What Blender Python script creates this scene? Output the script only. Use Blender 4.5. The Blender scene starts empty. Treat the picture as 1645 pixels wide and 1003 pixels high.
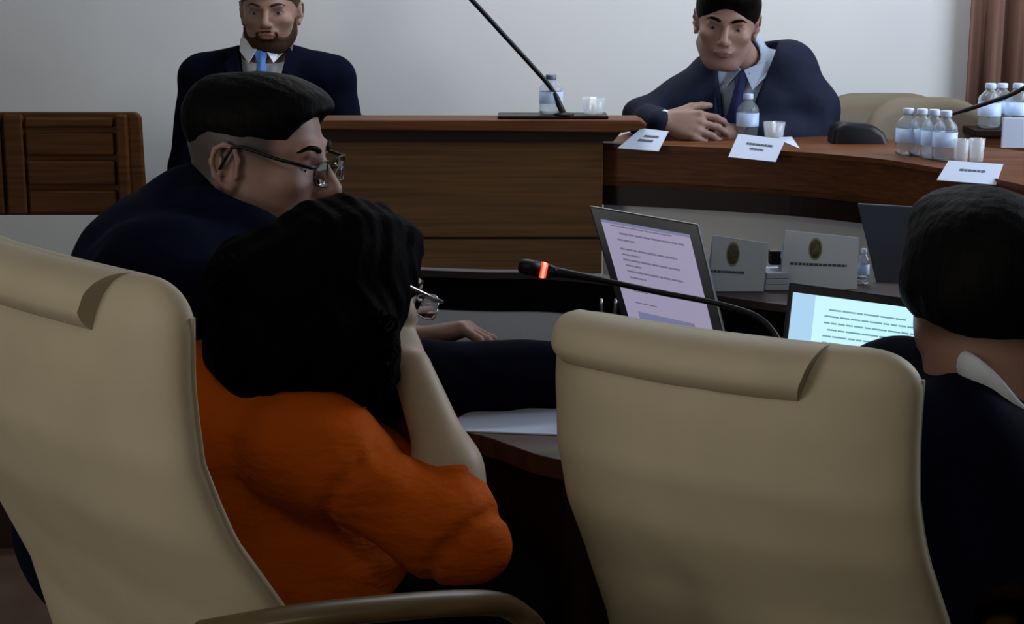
import bpy, bmesh, math, random
import numpy as np
from mathutils import Vector, Matrix
random.seed(7)
rng = np.random.default_rng(3)
SC = bpy.context.scene
COL = SC.collection
PI = math.pi

# ------------------------------------------------------------------ camera
F_PX = 2600.0
CAM_Z = 1.42
PITCH = math.atan(551.5 / F_PX)
cam_d = bpy.data.cameras.new('camera')
cam = bpy.data.objects.new('camera', cam_d); COL.objects.link(cam)
cam.location = (0, 0, CAM_Z)
cam.rotation_euler = (PI/2 - PITCH, 0, 0)
cam_d.sensor_fit = 'HORIZONTAL'; cam_d.sensor_width = 36
cam_d.lens = F_PX / 1645 * 36
cam_d.clip_start = 0.05
SC.camera = cam

# ------------------------------------------------------------------ world, lights, exposure
w = bpy.data.worlds.new('world'); SC.world = w; w.use_nodes = True
bg = w.node_tree.nodes['Background']
bg.inputs[0].default_value = (0.62, 0.74, 1.0, 1); bg.inputs[1].default_value = 0.6
def area(name, loc, target, sx, sy, energy, color):
    d = bpy.data.lights.new(name, 'AREA'); d.shape = 'RECTANGLE'; d.size = sx; d.size_y = sy
    d.energy = energy; d.color = color
    o = bpy.data.objects.new(name, d); COL.objects.link(o); o.location = loc
    o.rotation_euler = (Vector(target) - Vector(loc)).to_track_quat('-Z', 'Y').to_euler()
    return o
area('window_and_fill_light', (2.5, 3.6, 1.95), (-1.0, 4.3, 1.2), 1.9, 1.3, 70, (0.78, 0.88, 1.0))
area('ceiling_lamp_light', (0.35, 4.5, 2.9), (0.35, 5.0, 0.6), 1.3, 0.3, 30, (0.95, 0.97, 1.0))
area('ceiling_lamp_light', (-0.1, -0.6, 2.9), (-0.1, 1.0, 0.6), 1.4, 0.5, 12, (1.0, 0.92, 0.80))
area('window_and_fill_light', (-3.3, -0.5, 1.55), (0.2, 2.2, 0.9), 1.5, 1.5, 50, (1.0, 0.95, 0.87))  # added fill from the left rear; its source is unseen
SC.view_settings.view_transform = 'Standard'
SC.view_settings.look = 'None'
SC.view_settings.gamma = 1.0
SC.view_settings.use_curve_mapping = False
SC.view_settings.exposure = 0.0

# ------------------------------------------------------------------ placement helper
def at(px, py, Y):
    x = (px - 822.5) / F_PX; u = -(py - 501.5) / F_PX
    cp, sp = math.cos(PITCH), math.sin(PITCH)
    d = Vector((x, cp + u*sp, -sp + u*cp))
    return Vector((0, 0, CAM_Z)) + d * (Y / d.y)
def atz(px, py, z):
    x = (px - 822.5) / F_PX; u = -(py - 501.5) / F_PX
    cp, sp = math.cos(PITCH), math.sin(PITCH)
    d = Vector((x, cp + u*sp, -sp + u*cp))
    return Vector((0, 0, CAM_Z)) + d * ((z - CAM_Z) / d.z)

# ------------------------------------------------------------------ materials
def mat(name, col, rough=0.6, metal=0.0, spec=0.5, noise=None, bump=None, emit=None, trans=0.0, ior=1.45, alpha=1.0, sheen=0.0):
    m = bpy.data.materials.new(name); m.use_nodes = True
    nt = m.node_tree; b = nt.nodes['Principled BSDF']
    b.inputs['Base Color'].default_value = (*col, 1)
    b.inputs['Roughness'].default_value = rough
    b.inputs['Metallic'].default_value = metal
    b.inputs['Specular IOR Level'].default_value = spec
    b.inputs['Transmission Weight'].default_value = trans
    b.inputs['IOR'].default_value = ior
    b.inputs['Alpha'].default_value = alpha
    if sheen: b.inputs['Sheen Weight'].default_value = sheen
    if emit:
        b.inputs['Emission Color'].default_value = (*emit[0], 1)
        b.inputs['Emission Strength'].default_value = emit[1]
    tc = nt.nodes.new('ShaderNodeTexCoord')
    if noise:
        sc, amt = noise[0], noise[1]
        stretch = noise[2] if len(noise) > 2 else (1, 1, 1)
        mp = nt.nodes.new('ShaderNodeMapping'); mp.inputs['Scale'].default_value = stretch
        nt.links.new(tc.outputs['Object'], mp.inputs[0])
        n = nt.nodes.new('ShaderNodeTexNoise'); n.inputs['Scale'].default_value = sc; n.inputs['Detail'].default_value = 5
        nt.links.new(mp.outputs[0], n.inputs['Vector'])
        r = nt.nodes.new('ShaderNodeValToRGB')
        r.color_ramp.elements[0].position = 0.3; r.color_ramp.elements[1].position = 0.7
        r.color_ramp.elements[0].color = (*[c*(1-amt) for c in col], 1)
        r.color_ramp.elements[1].color = (*[min(1, c*(1+amt)) for c in col], 1)
        nt.links.new(n.outputs['Fac'], r.inputs[0]); nt.links.new(r.outputs[0], b.inputs['Base Color'])
    if bump:
        mp = nt.nodes.new('ShaderNodeMapping'); mp.inputs['Scale'].default_value = bump[3] if len(bump) > 3 else (1, 1, 1)
        nt.links.new(tc.outputs['Object'], mp.inputs[0])
        n = nt.nodes.new('ShaderNodeTexNoise'); n.inputs['Scale'].default_value = bump[0]; n.inputs['Detail'].default_value = 4
        nt.links.new(mp.outputs[0], n.inputs['Vector'])
        bp = nt.nodes.new('ShaderNodeBump'); bp.inputs['Strength'].default_value = bump[1]; bp.inputs['Distance'].default_value = bump[2]
        nt.links.new(n.outputs['Fac'], bp.inputs['Height']); nt.links.new(bp.outputs[0], b.inputs['Normal'])
    return m
M = {}
M['wall'] = mat('painted_wall', (0.60, 0.61, 0.62), 0.85, noise=(1.2, 0.03), spec=0.2)
M['side'] = mat('side_wall_paint', (0.30, 0.28, 0.26), 0.9, spec=0.2, noise=(2, 0.05))
M['floor'] = mat('dark_floor', (0.06, 0.035, 0.022), 0.5, noise=(6, 0.3), spec=0.3)
M['wood_red'] = mat('red_brown_wood', (0.100, 0.033, 0.009), 0.5, noise=(7, 0.35, (0.6, 4, 22)), spec=0.2)
M['wood_panel'] = mat('brown_veneer', (0.082, 0.039, 0.013), 0.55, noise=(6, 0.3, (0.5, 3, 20)), spec=0.2)
M['wood_dark'] = mat('dark_mahogany', (0.013, 0.0035, 0.0015), 0.4, noise=(5, 0.3, (0.6, 3, 16)), spec=0.25)
M['wood_chair'] = mat('chestnut_wood', (0.066, 0.024, 0.006), 0.6, noise=(6, 0.35, (0.8, 3, 18)), spec=0.15)
M['wood_table'] = mat('walnut_table', (0.050, 0.023, 0.013), 0.4, noise=(5, 0.3, (2, 9, 2)), spec=0.4)
M['black'] = mat('black_plastic', (0.0025, 0.0025, 0.004), 0.45, spec=0.3, noise=(20, 0.2))
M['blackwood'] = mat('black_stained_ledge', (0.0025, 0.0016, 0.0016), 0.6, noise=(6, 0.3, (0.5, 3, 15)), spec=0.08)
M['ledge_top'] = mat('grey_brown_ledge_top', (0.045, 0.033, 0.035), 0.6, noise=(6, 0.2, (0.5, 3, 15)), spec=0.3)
M['white_panel'] = mat('white_painted_panel', (0.58, 0.58, 0.57), 0.7, noise=(2, 0.04), spec=0.3)
M['cool_panel'] = mat('blue_grey_panel', (0.68, 0.78, 0.92), 0.6, noise=(2, 0.04), spec=0.4)
M['cream'] = mat('cream_leather', (0.37, 0.315, 0.215), 0.55, noise=(9, 0.05), bump=(160, 0.12, 0.001), spec=0.3)
M['cream_pipe'] = mat('cream_piping', (0.30, 0.25, 0.16), 0.6, spec=0.3, noise=(9, 0.05))
M['arm_wood'] = mat('honey_wood', (0.085, 0.055, 0.022), 0.35, noise=(8, 0.25, (1, 1, 6)), spec=0.4)
M['suit'] = mat('navy_wool', (0.0022, 0.003, 0.011), 0.9, noise=(25, 0.2), bump=(14, 0.25, 0.01), spec=0.06)
M['suit_blue'] = mat('blue_navy_wool', (0.005, 0.0085, 0.024), 0.8, noise=(25, 0.2), bump=(12, 0.35, 0.012), spec=0.2)
M['trouser'] = mat('black_wool', (0.0025, 0.0025, 0.004), 0.9, noise=(25, 0.2), spec=0.1)
M['shirt_w'] = mat('white_cotton', (0.62, 0.66, 0.72), 0.8, bump=(20, 0.2, 0.004), spec=0.2)
M['shirt_b'] = mat('pale_blue_cotton', (0.30, 0.36, 0.46), 0.8, bump=(20, 0.2, 0.004), spec=0.2)
M['tie_b'] = mat('light_blue_silk', (0.09, 0.22, 0.60), 0.5, noise=(60, 0.15), spec=0.4)
M['tie_n'] = mat('navy_silk', (0.012, 0.02, 0.10), 0.5, noise=(60, 0.15), spec=0.4)
M['orange'] = mat('orange_satin', (0.39, 0.066, 0.001), 0.72, noise=(7, 0.08), bump=(11, 0.5, 0.025, (1, 1, 2.2)), spec=0.08)
M['hair'] = mat('black_brown_hair', (0.0022, 0.0018, 0.0018), 0.6, noise=(40, 0.3, (1, 1, 0.2)), bump=(90, 0.6, 0.004, (1, 1, 0.15)), spec=0.06)
M['hair_w'] = mat('dark_wavy_hair', (0.0016, 0.0013, 0.0013), 0.7, noise=(40, 0.3, (1, 1, 0.3)), bump=(60, 0.6, 0.006, (1, 1, 0.3)), spec=0.02)
M['hair_br'] = mat('brown_hair', (0.020, 0.012, 0.008), 0.55, noise=(60, 0.3, (1, 1, 0.3)), bump=(110, 0.6, 0.003, (1, 1, 0.2)), spec=0.3)
M['beard'] = mat('brown_beard', (0.034, 0.018, 0.010), 0.8, noise=(150, 0.3), bump=(260, 0.8, 0.003), spec=0.15)
M['eye'] = mat('eye_white', (0.20, 0.18, 0.17), 0.4, spec=0.5)
M['iris'] = mat('dark_iris', (0.02, 0.012, 0.008), 0.2, spec=0.5)
M['metal'] = mat('brushed_steel', (0.55, 0.55, 0.56), 0.25, metal=1.0, noise=(30, 0.05))
M['glass'] = mat('clear_glass', (0.80, 0.86, 0.94), 0.06, alpha=0.30, spec=1.0)
M['lens'] = mat('spectacle_lens', (0.95, 0.97, 1.0), 0.02, trans=1.0, ior=1.15, spec=0.9)
M['pet'] = mat('clear_plastic', (0.90, 0.95, 1.0), 0.08, trans=0.93, ior=1.22, spec=0.9)
M['blabel'] = mat('pale_blue_label', (0.42, 0.55, 0.80), 0.4, noise=(30, 0.15), spec=0.5)
M['cap'] = mat('blue_white_cap', (0.50, 0.60, 0.80), 0.35, spec=0.5)
M['capd'] = mat('grey_cap', (0.15, 0.18, 0.24), 0.4, spec=0.5)
M['paper'] = mat('white_paper', (0.50, 0.56, 0.70), 0.8, spec=0.2, noise=(4, 0.03))
M['ink'] = mat('grey_ink', (0.10, 0.11, 0.13), 0.8, spec=0.1)
M['sign'] = mat('pale_blue_card', (0.62, 0.72, 0.84), 0.5, spec=0.4, noise=(3, 0.04))
M['crest'] = mat('olive_crest', (0.10, 0.10, 0.06), 0.6, noise=(120, 0.5), spec=0.2)
M['crest_ring'] = mat('pale_gold_ring', (0.33, 0.31, 0.20), 0.5, spec=0.3)
M['laptop_grey'] = mat('blue_grey_plastic', (0.022, 0.028, 0.045), 0.35, spec=0.5, noise=(10, 0.1))
M['laptop_silver'] = mat('silver_rim', (0.20, 0.22, 0.25), 0.3, metal=0.6)
M['screen1'] = mat('lilac_screen', (0.02, 0.02, 0.03), 0.3, emit=((0.42, 0.38, 0.56), 0.72), spec=0.2)
M['screen1b'] = mat('lilac_screen_bar', (0.02, 0.02, 0.03), 0.3, emit=((0.26, 0.27, 0.48), 0.62), spec=0.2)
M['screen1t'] = mat('screen_text_grey', (0.02, 0.02, 0.03), 0.3, emit=((0.24, 0.21, 0.33), 0.6), spec=0.2)
M['screen2'] = mat('cyan_white_screen', (0.02, 0.02, 0.03), 0.3, emit=((0.58, 0.93, 1.0), 1.0), spec=0.2)
M['screen2b'] = mat('screen_side_pane', (0.02, 0.02, 0.03), 0.3, emit=((0.42, 0.68, 0.92), 0.95), spec=0.2)
M['screen2t'] = mat('screen_text_blue', (0.02, 0.02, 0.03), 0.3, emit=((0.16, 0.36, 0.46), 0.9), spec=0.2)
M['red_led'] = mat('red_lit_ring', (0.5, 0.05, 0.02), 0.4, emit=((1.0, 0.035, 0.012), 2.6))
M['led_core'] = mat('red_lit_ring_core', (0.9, 0.4, 0.3), 0.4, emit=((1.0, 0.26, 0.17), 1.6))
M['beige_chair'] = mat('beige_upholstery', (0.135, 0.110, 0.078), 0.7, noise=(9, 0.06), spec=0.2)
M['curtain'] = mat('brown_curtain', (0.20, 0.11, 0.085), 0.85, noise=(9, 0.15, (6, 6, 0.4)), spec=0.1)
M['lampglass'] = mat('lamp_diffuser', (0.8, 0.8, 0.8), 0.5, emit=((1.0, 0.93, 0.82), 0.6))

def skin_mat(name, col, lips=(0.30, 0.10, 0.08), stub=(0.05, 0.045, 0.04)):
    m = mat(name, col, 0.5, spec=0.35, bump=(220, 0.08, 0.001))
    nt = m.node_tree; b = nt.nodes['Principled BSDF']
    b.inputs['Subsurface Weight'].default_value = 0.08
    b.inputs['Subsurface Radius'].default_value = (0.01, 0.004, 0.002)
    prev = None
    c0 = (*col, 1)
    for attr, cc in (('lips', lips), ('stubble', stub)):
        a = nt.nodes.new('ShaderNodeAttribute'); a.attribute_name = attr
        mx = nt.nodes.new('ShaderNodeMix'); mx.data_type = 'RGBA'
        nt.links.new(a.outputs['Fac'], mx.inputs['Factor'])
        if prev is None: mx.inputs['A'].default_value = c0
        else: nt.links.new(prev, mx.inputs['A'])
        mx.inputs['B'].default_value = (*cc, 1)
        prev = mx.outputs['Result']
    nt.links.new(prev, b.inputs['Base Color'])
    return m
M['skin_m'] = skin_mat('skin_rosy', (0.255, 0.15, 0.12), lips=(0.26, 0.11, 0.09), stub=(0.035, 0.032, 0.032))
M['skin_1'] = skin_mat('skin_fair', (0.25, 0.145, 0.11), lips=(0.20, 0.085, 0.07), stub=(0.05, 0.035, 0.03))
M['skin_3'] = skin_mat('skin_light', (0.28, 0.165, 0.13), lips=(0.20, 0.085, 0.075), stub=(0.16, 0.10, 0.09))
M['skin_w'] = skin_mat('skin_pale', (0.33, 0.245, 0.165), lips=(0.30, 0.12, 0.10))
M['skin_r'] = skin_mat('skin_warm', (0.27, 0.15, 0.11), stub=(0.03, 0.024, 0.02))

# ------------------------------------------------------------------ object helpers
def link_mesh(name, me, m=None, parent=None, smooth=True):
    o = bpy.data.objects.new(name, me); COL.objects.link(o)
    if m:
        for mm in (m if isinstance(m, (list, tuple)) else [m]): me.materials.append(mm)
    if smooth: me.shade_smooth()
    if parent is not None:
        o.parent = parent
        bpy.context.view_layer.update() if False else None
        o.matrix_parent_inverse = world_of(parent).inverted()
    return o
def world_of(o):
    mw = Matrix.LocRotScale(o.location, o.rotation_euler, o.scale)
    if o.parent is not None: mw = world_of(o.parent) @ o.matrix_parent_inverse @ mw
    return mw
def obj(name, bm, m=None, parent=None, smooth=False, bevel=None, local=False):
    me = bpy.data.meshes.new(name)
    bmesh.ops.recalc_face_normals(bm, faces=bm.faces)
    bm.to_mesh(me); bm.free()
    o = link_mesh(name, me, m, None, smooth)
    if parent is not None:
        o.parent = parent
        if not local: o.matrix_parent_inverse = world_of(parent).inverted()
    if bevel:
        md = o.modifiers.new('bevel', 'BEVEL'); md.width = bevel; md.segments = 2; md.limit_method = 'ANGLE'
    return o
def thing(name, label, cat, loc=(0, 0, 0), rotz=0, group=None):
    o = bpy.data.objects.new(name, None); COL.objects.link(o)
    o.empty_display_size = 0.1
    o.location = loc; o.rotation_euler = (0, 0, rotz); o['label'] = label; o['category'] = cat
    if group: o['group'] = group
    return o
def tag(o, label, cat, group=None, kind=None):
    o['label'] = label; o['category'] = cat
    if group: o['group'] = group
    if kind: o['kind'] = kind
    return o
def struct(o, label=None):
    o['kind'] = 'structure'
    if label: o['label'] = label
    return o
def dup(root, loc=None, rotz=None, label=None, group=None):
    r = root.copy(); COL.objects.link(r)
    if loc is not None: r.location = loc
    if rotz is not None: r.rotation_euler = (0, 0, rotz)
    if label: r['label'] = label
    if group: r['group'] = group
    for ch in list(root.children):
        c = ch.copy(); COL.objects.link(c); c.parent = r
        for g in list(ch.children):
            d = g.copy(); COL.objects.link(d); d.parent = c
    return r
def B(): return bmesh.new()
def box(bm, c, s, rot=None):
    mt = Matrix.Translation(Vector(c)) @ (rot.to_4x4() if rot is not None else Matrix.Identity(4)) @ Matrix.Diagonal((s[0], s[1], s[2], 1))
    return bmesh.ops.create_cube(bm, size=1, matrix=mt)['verts']
def quadbox(bm, a, b, c, d, n):
    """a..d corners of one face, n = offset vector to the other face"""
    v = [bm.verts.new(p) for p in (a, b, c, d)] + [bm.verts.new(Vector(p)+Vector(n)) for p in (a, b, c, d)]
    for f in ((0, 1, 2, 3), (7, 6, 5, 4), (0, 4, 5, 1), (1, 5, 6, 2), (2, 6, 7, 3), (3, 7, 4, 0)):
        bm.faces.new([v[i] for i in f])
def tube(bm, pts, rads, n=12, cap=True, flat=None):
    pts = [Vector(p) for p in pts]
    if not isinstance(rads, (list, tuple)): rads = [rads]*len(pts)
    rings = []; up = None
    for i, p in enumerate(pts):
        t = (pts[min(i+1, len(pts)-1)] - pts[max(i-1, 0)]).normalized()
        if up is None:
            up = Vector((0, 0, 1)) if abs(t.z) < 0.9 else Vector((1, 0, 0))
        s = t.cross(up).normalized(); up = s.cross(t).normalized()
        r = rads[i]
        ra, rb = (r if not isinstance(r, tuple) else r[0]), (r if not isinstance(r, tuple) else r[1])
        rings.append([bm.verts.new(p + s*ra*math.cos(2*PI*k/n) + up*rb*math.sin(2*PI*k/n)) for k in range(n)])
    for a, b in zip(rings, rings[1:]):
        for k in range(n):
            bm.faces.new((a[k], a[(k+1) % n], b[(k+1) % n], b[k]))
    if cap:
        bm.faces.new(rings[0][::-1]); bm.faces.new(rings[-1])
    return rings
def lathe(bm, prof, c=(0, 0, 0), n=24, close=True):
    c = Vector(c); rings = []
    for r, z in prof:
        r = max(r, 1e-4)
        rings.append([bm.verts.new(c + Vector((r*math.cos(2*PI*k/n), r*math.sin(2*PI*k/n), z))) for k in range(n)])
    for a, b in zip(rings, rings[1:]):
        for k in range(n): bm.faces.new((a[k], a[(k+1) % n], b[(k+1) % n], b[k]))
    if close:
        bm.faces.new(rings[0][::-1]); bm.faces.new(rings[-1])
def bez(pts, n=24):
    """Catmull-Rom through pts"""
    P = [Vector(p) for p in pts]; P = [2*P[0]-P[1]] + P + [2*P[-1]-P[-2]]
    out = []
    seg = len(P)-3
    for s in range(seg):
        a, b, c, d = P[s:s+4]
        m = max(2, n//seg)
        for i in range(m + (s == seg-1)):
            t = i/m
            out.append(0.5*((2*b) + (c-a)*t + (2*a-5*b+4*c-d)*t*t + (3*b-a-3*c+d)*t*t*t))
    return out
def slab(bm, poly, z0, z1):
    lo = [bm.verts.new((p[0], p[1], z0)) for p in poly]; hi = [bm.verts.new((p[0], p[1], z1)) for p in poly]
    bm.faces.new(hi); bm.faces.new(lo[::-1])
    n = len(poly)
    for i in range(n): bm.faces.new((lo[i], lo[(i+1) % n], hi[(i+1) % n], hi[i]))
def ribbon(bm, front, back, z0, z1):
    """curved slab between two polylines of equal length"""
    n = len(front)
    V = [[bm.verts.new((p[0], p[1], z)) for p in line] for line in (front, back) for z in (z0, z1)]
    f0, f1, b0, b1 = V
    for i in range(n-1):
        bm.faces.new((f0[i], f0[i+1], f1[i+1], f1[i])); bm.faces.new((b0[i+1], b0[i], b1[i], b1[i+1]))
        bm.faces.new((f1[i], f1[i+1], b1[i+1], b1[i])); bm.faces.new((f0[i+1], f0[i], b0[i], b0[i+1]))
    bm.faces.new((f0[0], f1[0], b1[0], b0[0])); bm.faces.new((f0[-1], b0[-1], b1[-1], f1[-1]))

# ------------------------------------------------------------------ implicit surfaces (one continuous skin per body / garment)
def V3(p): return np.array(p, dtype=np.float64)
class Cap:
    def __init__(s, a, b, ra, rb, k=0.015): s.a, s.b, s.ra, s.rb, s.k, s.op = V3(a), V3(b), ra, rb, k, 'u'
    def ev(s, P):
        ab = s.b - s.a; t = np.clip(((P - s.a) @ ab) / max(ab @ ab, 1e-12), 0, 1)
        return np.linalg.norm(P - s.a - t[:, None]*ab, axis=1) - (s.ra + (s.rb - s.ra)*t)
class Ell:
    def __init__(s, c, r, R=None, k=0.015): s.c, s.r, s.R, s.k, s.op = V3(c), V3(r), R, k, 'u'
    def ev(s, P):
        q = P - s.c
        if s.R is not None: q = q @ s.R
        k0 = np.linalg.norm(q / s.r, axis=1); k1 = np.linalg.norm(q / s.r**2, axis=1)
        return np.where(k0 < 1e-6, -s.r.min(), k0*(k0-1)/np.maximum(k1, 1e-9))
class Plane:      # half space n.x < d is inside
    def __init__(s, n, p, k=0.01):
        n = V3(n); s.n = n/np.linalg.norm(n); s.d = s.n @ V3(p); s.k, s.op = k, 'u'
    def ev(s, P): return P @ s.n - s.d
class Local:      # a union inside a scaled, rotated frame
    def __init__(s, U, o, R, sc=1.0, k=0.02): s.U, s.o, s.R, s.s, s.k, s.op = U, V3(o), R, sc, k, 'u'
    def ev(s, P): return s.U.ev(((P - s.o) @ s.R) / s.s) * float(np.min(s.s))
class U:
    def __init__(s, parts, k=0.02): s.parts, s.k, s.op = parts, k, 'u'
    def ev(s, P):
        d = None
        big = len(P) > 500
        if big:
            c = P.mean(0)[None]; R = np.linalg.norm(P - c, axis=1).max()
            dc = [p.ev(c)[0] for p in s.parts]
            m = min([x for x, p in zip(dc, s.parts) if p.op == 'u'] or [0])
        for i, p in enumerate(s.parts):
            if big:
                if p.op == 'u' and dc[i] > m + 2.4*R + p.k + 0.02 : continue
                if p.op == 's' and dc[i] > 1.4*R + p.k + 0.02: continue
            e = p.ev(P)
            if p.op == 'u':
                if d is None: d = e; continue
                h = np.clip(0.5 + 0.5*(d - e)/p.k, 0, 1); d = d*(1-h) + e*h - p.k*h*(1-h)
            elif p.op == 's':
                e = -e; h = np.clip(0.5 - 0.5*(d - e)/p.k, 0, 1); d = d*(1-h) + e*h + p.k*h*(1-h)
            elif p.op == 'i':
                h = np.clip(0.5 - 0.5*(d - e)/p.k, 0, 1); d = d*(1-h) + e*h + p.k*h*(1-h)
        return d
class Disp:
    def __init__(s, f, fn): s.f, s.fn, s.k, s.op = f, fn, f.k if hasattr(f, 'k') else 0.01, 'u'
    def ev(s, P): return s.f.ev(P) + s.fn(P)
def sub(p, k=None):
    p.op = 's'
    if k is not None: p.k = k
    return p
def inter(p, k=None):
    p.op = 'i'
    if k is not None: p.k = k
    return p
def frame(fwd, up=(0, 0, 1)):
    """columns: right(x), forward(y), up(z)"""
    f = V3(fwd); f /= np.linalg.norm(f); u = V3(up); r = np.cross(f, u); r /= np.linalg.norm(r); u = np.cross(r, f)
    return np.stack([r, f, u], axis=1)
def head_R(az, pitch=0, roll=0):
    """az: heading in degrees from +X; pitch down positive; roll towards the person's right"""
    a, p = math.radians(az), math.radians(pitch)
    f = V3((math.cos(a)*math.cos(p), math.sin(a)*math.cos(p), -math.sin(p)))
    R = frame(f)
    t = math.radians(roll); Q = np.array([[math.cos(t), 0, math.sin(t)], [0, 1, 0], [-math.sin(t), 0, math.cos(t)]])
    return R @ Q
def surface(name, f, lo, hi, h, m, parent, attrs=None):
    lo, hi = V3(lo), V3(hi); Bn = 16
    nb = np.ceil((hi - lo)/(h*Bn)).astype(int)
    N = nb*Bn + 4
    idx = np.stack(np.meshgrid(*[np.arange(k) for k in nb], indexing='ij'), -1).reshape(-1, 3)
    cen = lo + (idx + 0.5)*Bn*h
    R = Bn*h*0.87
    act = np.abs(f.ev(cen[:400]) if False else np.concatenate([f.ev(cen[i:i+400]) for i in range(0, len(cen), 400)])) < R*1.7 + 0.01
    g = np.arange(Bn+1)
    gx, gy, gz = np.meshgrid(g, g, g, indexing='ij')
    ids, pos, quads = [], [], []
    def gid(i, j, k): return ((i+1)*N[1] + (j+1))*N[2] + (k+1)
    for bi in idx[act]:
        o = bi*Bn
        P = lo + (np.stack([gx+o[0], gy+o[1], gz+o[2]], -1).reshape(-1, 3))*h
        Fv = f.ev(P).reshape(Bn+1, Bn+1, Bn+1)
        neg = Fv < 0
        if neg.all() or not neg.any(): continue
        c8 = [Fv[a:Bn+a, b:Bn+b, c:Bn+c] for a in (0, 1) for b in (0, 1) for c in (0, 1)]
        s = sum((x < 0).astype(int) for x in c8)
        ci = np.argwhere((s > 0) & (s < 8))
        if len(ci):
            v8 = np.stack([x[ci[:, 0], ci[:, 1], ci[:, 2]] for x in c8], 1)
            off = np.array([(a, b, c) for a in (0, 1) for b in (0, 1) for c in (0, 1)], float)
            acc = np.zeros((len(ci), 3)); cnt = np.zeros(len(ci))
            for a in range(8):
                for b in range(a+1, 8):
                    if np.abs(off[a]-off[b]).sum() != 1: continue
                    va, vb = v8[:, a], v8[:, b]; x = (va < 0) != (vb < 0)
                    t = np.where(x, va/np.where(x, va-vb, 1), 0)
                    acc += np.where(x[:, None], off[a] + t[:, None]*(off[b]-off[a]), 0); cnt += x
            p = ci + acc/cnt[:, None]
            ids.append(gid(ci[:, 0]+o[0], ci[:, 1]+o[1], ci[:, 2]+o[2])); pos.append(lo + (p + o)*h)
        for ax in range(3):
            if ax == 0: A, Bv = neg[:-1, :-1, :-1], neg[1:, :-1, :-1]
            elif ax == 1: A, Bv = neg[:-1, :-1, :-1], neg[:-1, 1:, :-1]
            else: A, Bv = neg[:-1, :-1, :-1], neg[:-1, :-1, 1:]
            e = np.argwhere(A != Bv)
            if not len(e): continue
            ins = A[e[:, 0], e[:, 1], e[:, 2]]
            e = e + o
            u_, v_ = (ax+1) % 3, (ax+2) % 3
            def q(du, dv):
                c = e.copy(); c[:, u_] += du; c[:, v_] += dv
                return gid(c[:, 0], c[:, 1], c[:, 2])
            Q = np.stack([q(-1, -1), q(0, -1), q(0, 0), q(-1, 0)], 1)
            Q[~ins] = Q[~ins][:, ::-1]
            quads.append(Q)
    ids = np.concatenate(ids); pos = np.concatenate(pos); quads = np.concatenate(quads)
    o_ = np.argsort(ids); ids = ids[o_]; pos = pos[o_]
    k = np.clip(np.searchsorted(ids, quads), 0, len(ids)-1)
    ok = (ids[k] == quads).all(1); k = k[ok]
    # one light relaxation pass
    nbs = np.zeros_like(pos); cn = np.zeros(len(pos))
    for a, b in ((0, 1), (1, 2), (2, 3), (3, 0)):
        np.add.at(nbs, k[:, a], pos[k[:, b]]); np.add.at(cn, k[:, a], 1)
        np.add.at(nbs, k[:, b], pos[k[:, a]]); np.add.at(cn, k[:, b], 1)
    mk = cn > 0
    pos[mk] = pos[mk]*0.6 + 0.4*nbs[mk]/cn[mk][:, None]
    me = bpy.data.meshes.new(name)
    me.vertices.add(len(pos)); me.vertices.foreach_set('co', pos.ravel())
    me.loops.add(len(k)*4); me.loops.foreach_set('vertex_index', k.ravel().astype(np.int32))
    me.polygons.add(len(k)); me.polygons.foreach_set('loop_start', np.arange(0, len(k)*4, 4, dtype=np.int32))
    me.update(calc_edges=True)
    if attrs:
        for an, fn in attrs.items():
            at_ = me.attributes.new(an, 'FLOAT', 'POINT'); at_.data.foreach_set('value', np.clip(fn(pos), 0, 1).astype(np.float32))
    return link_mesh(name, me, m, parent, True)

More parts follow.
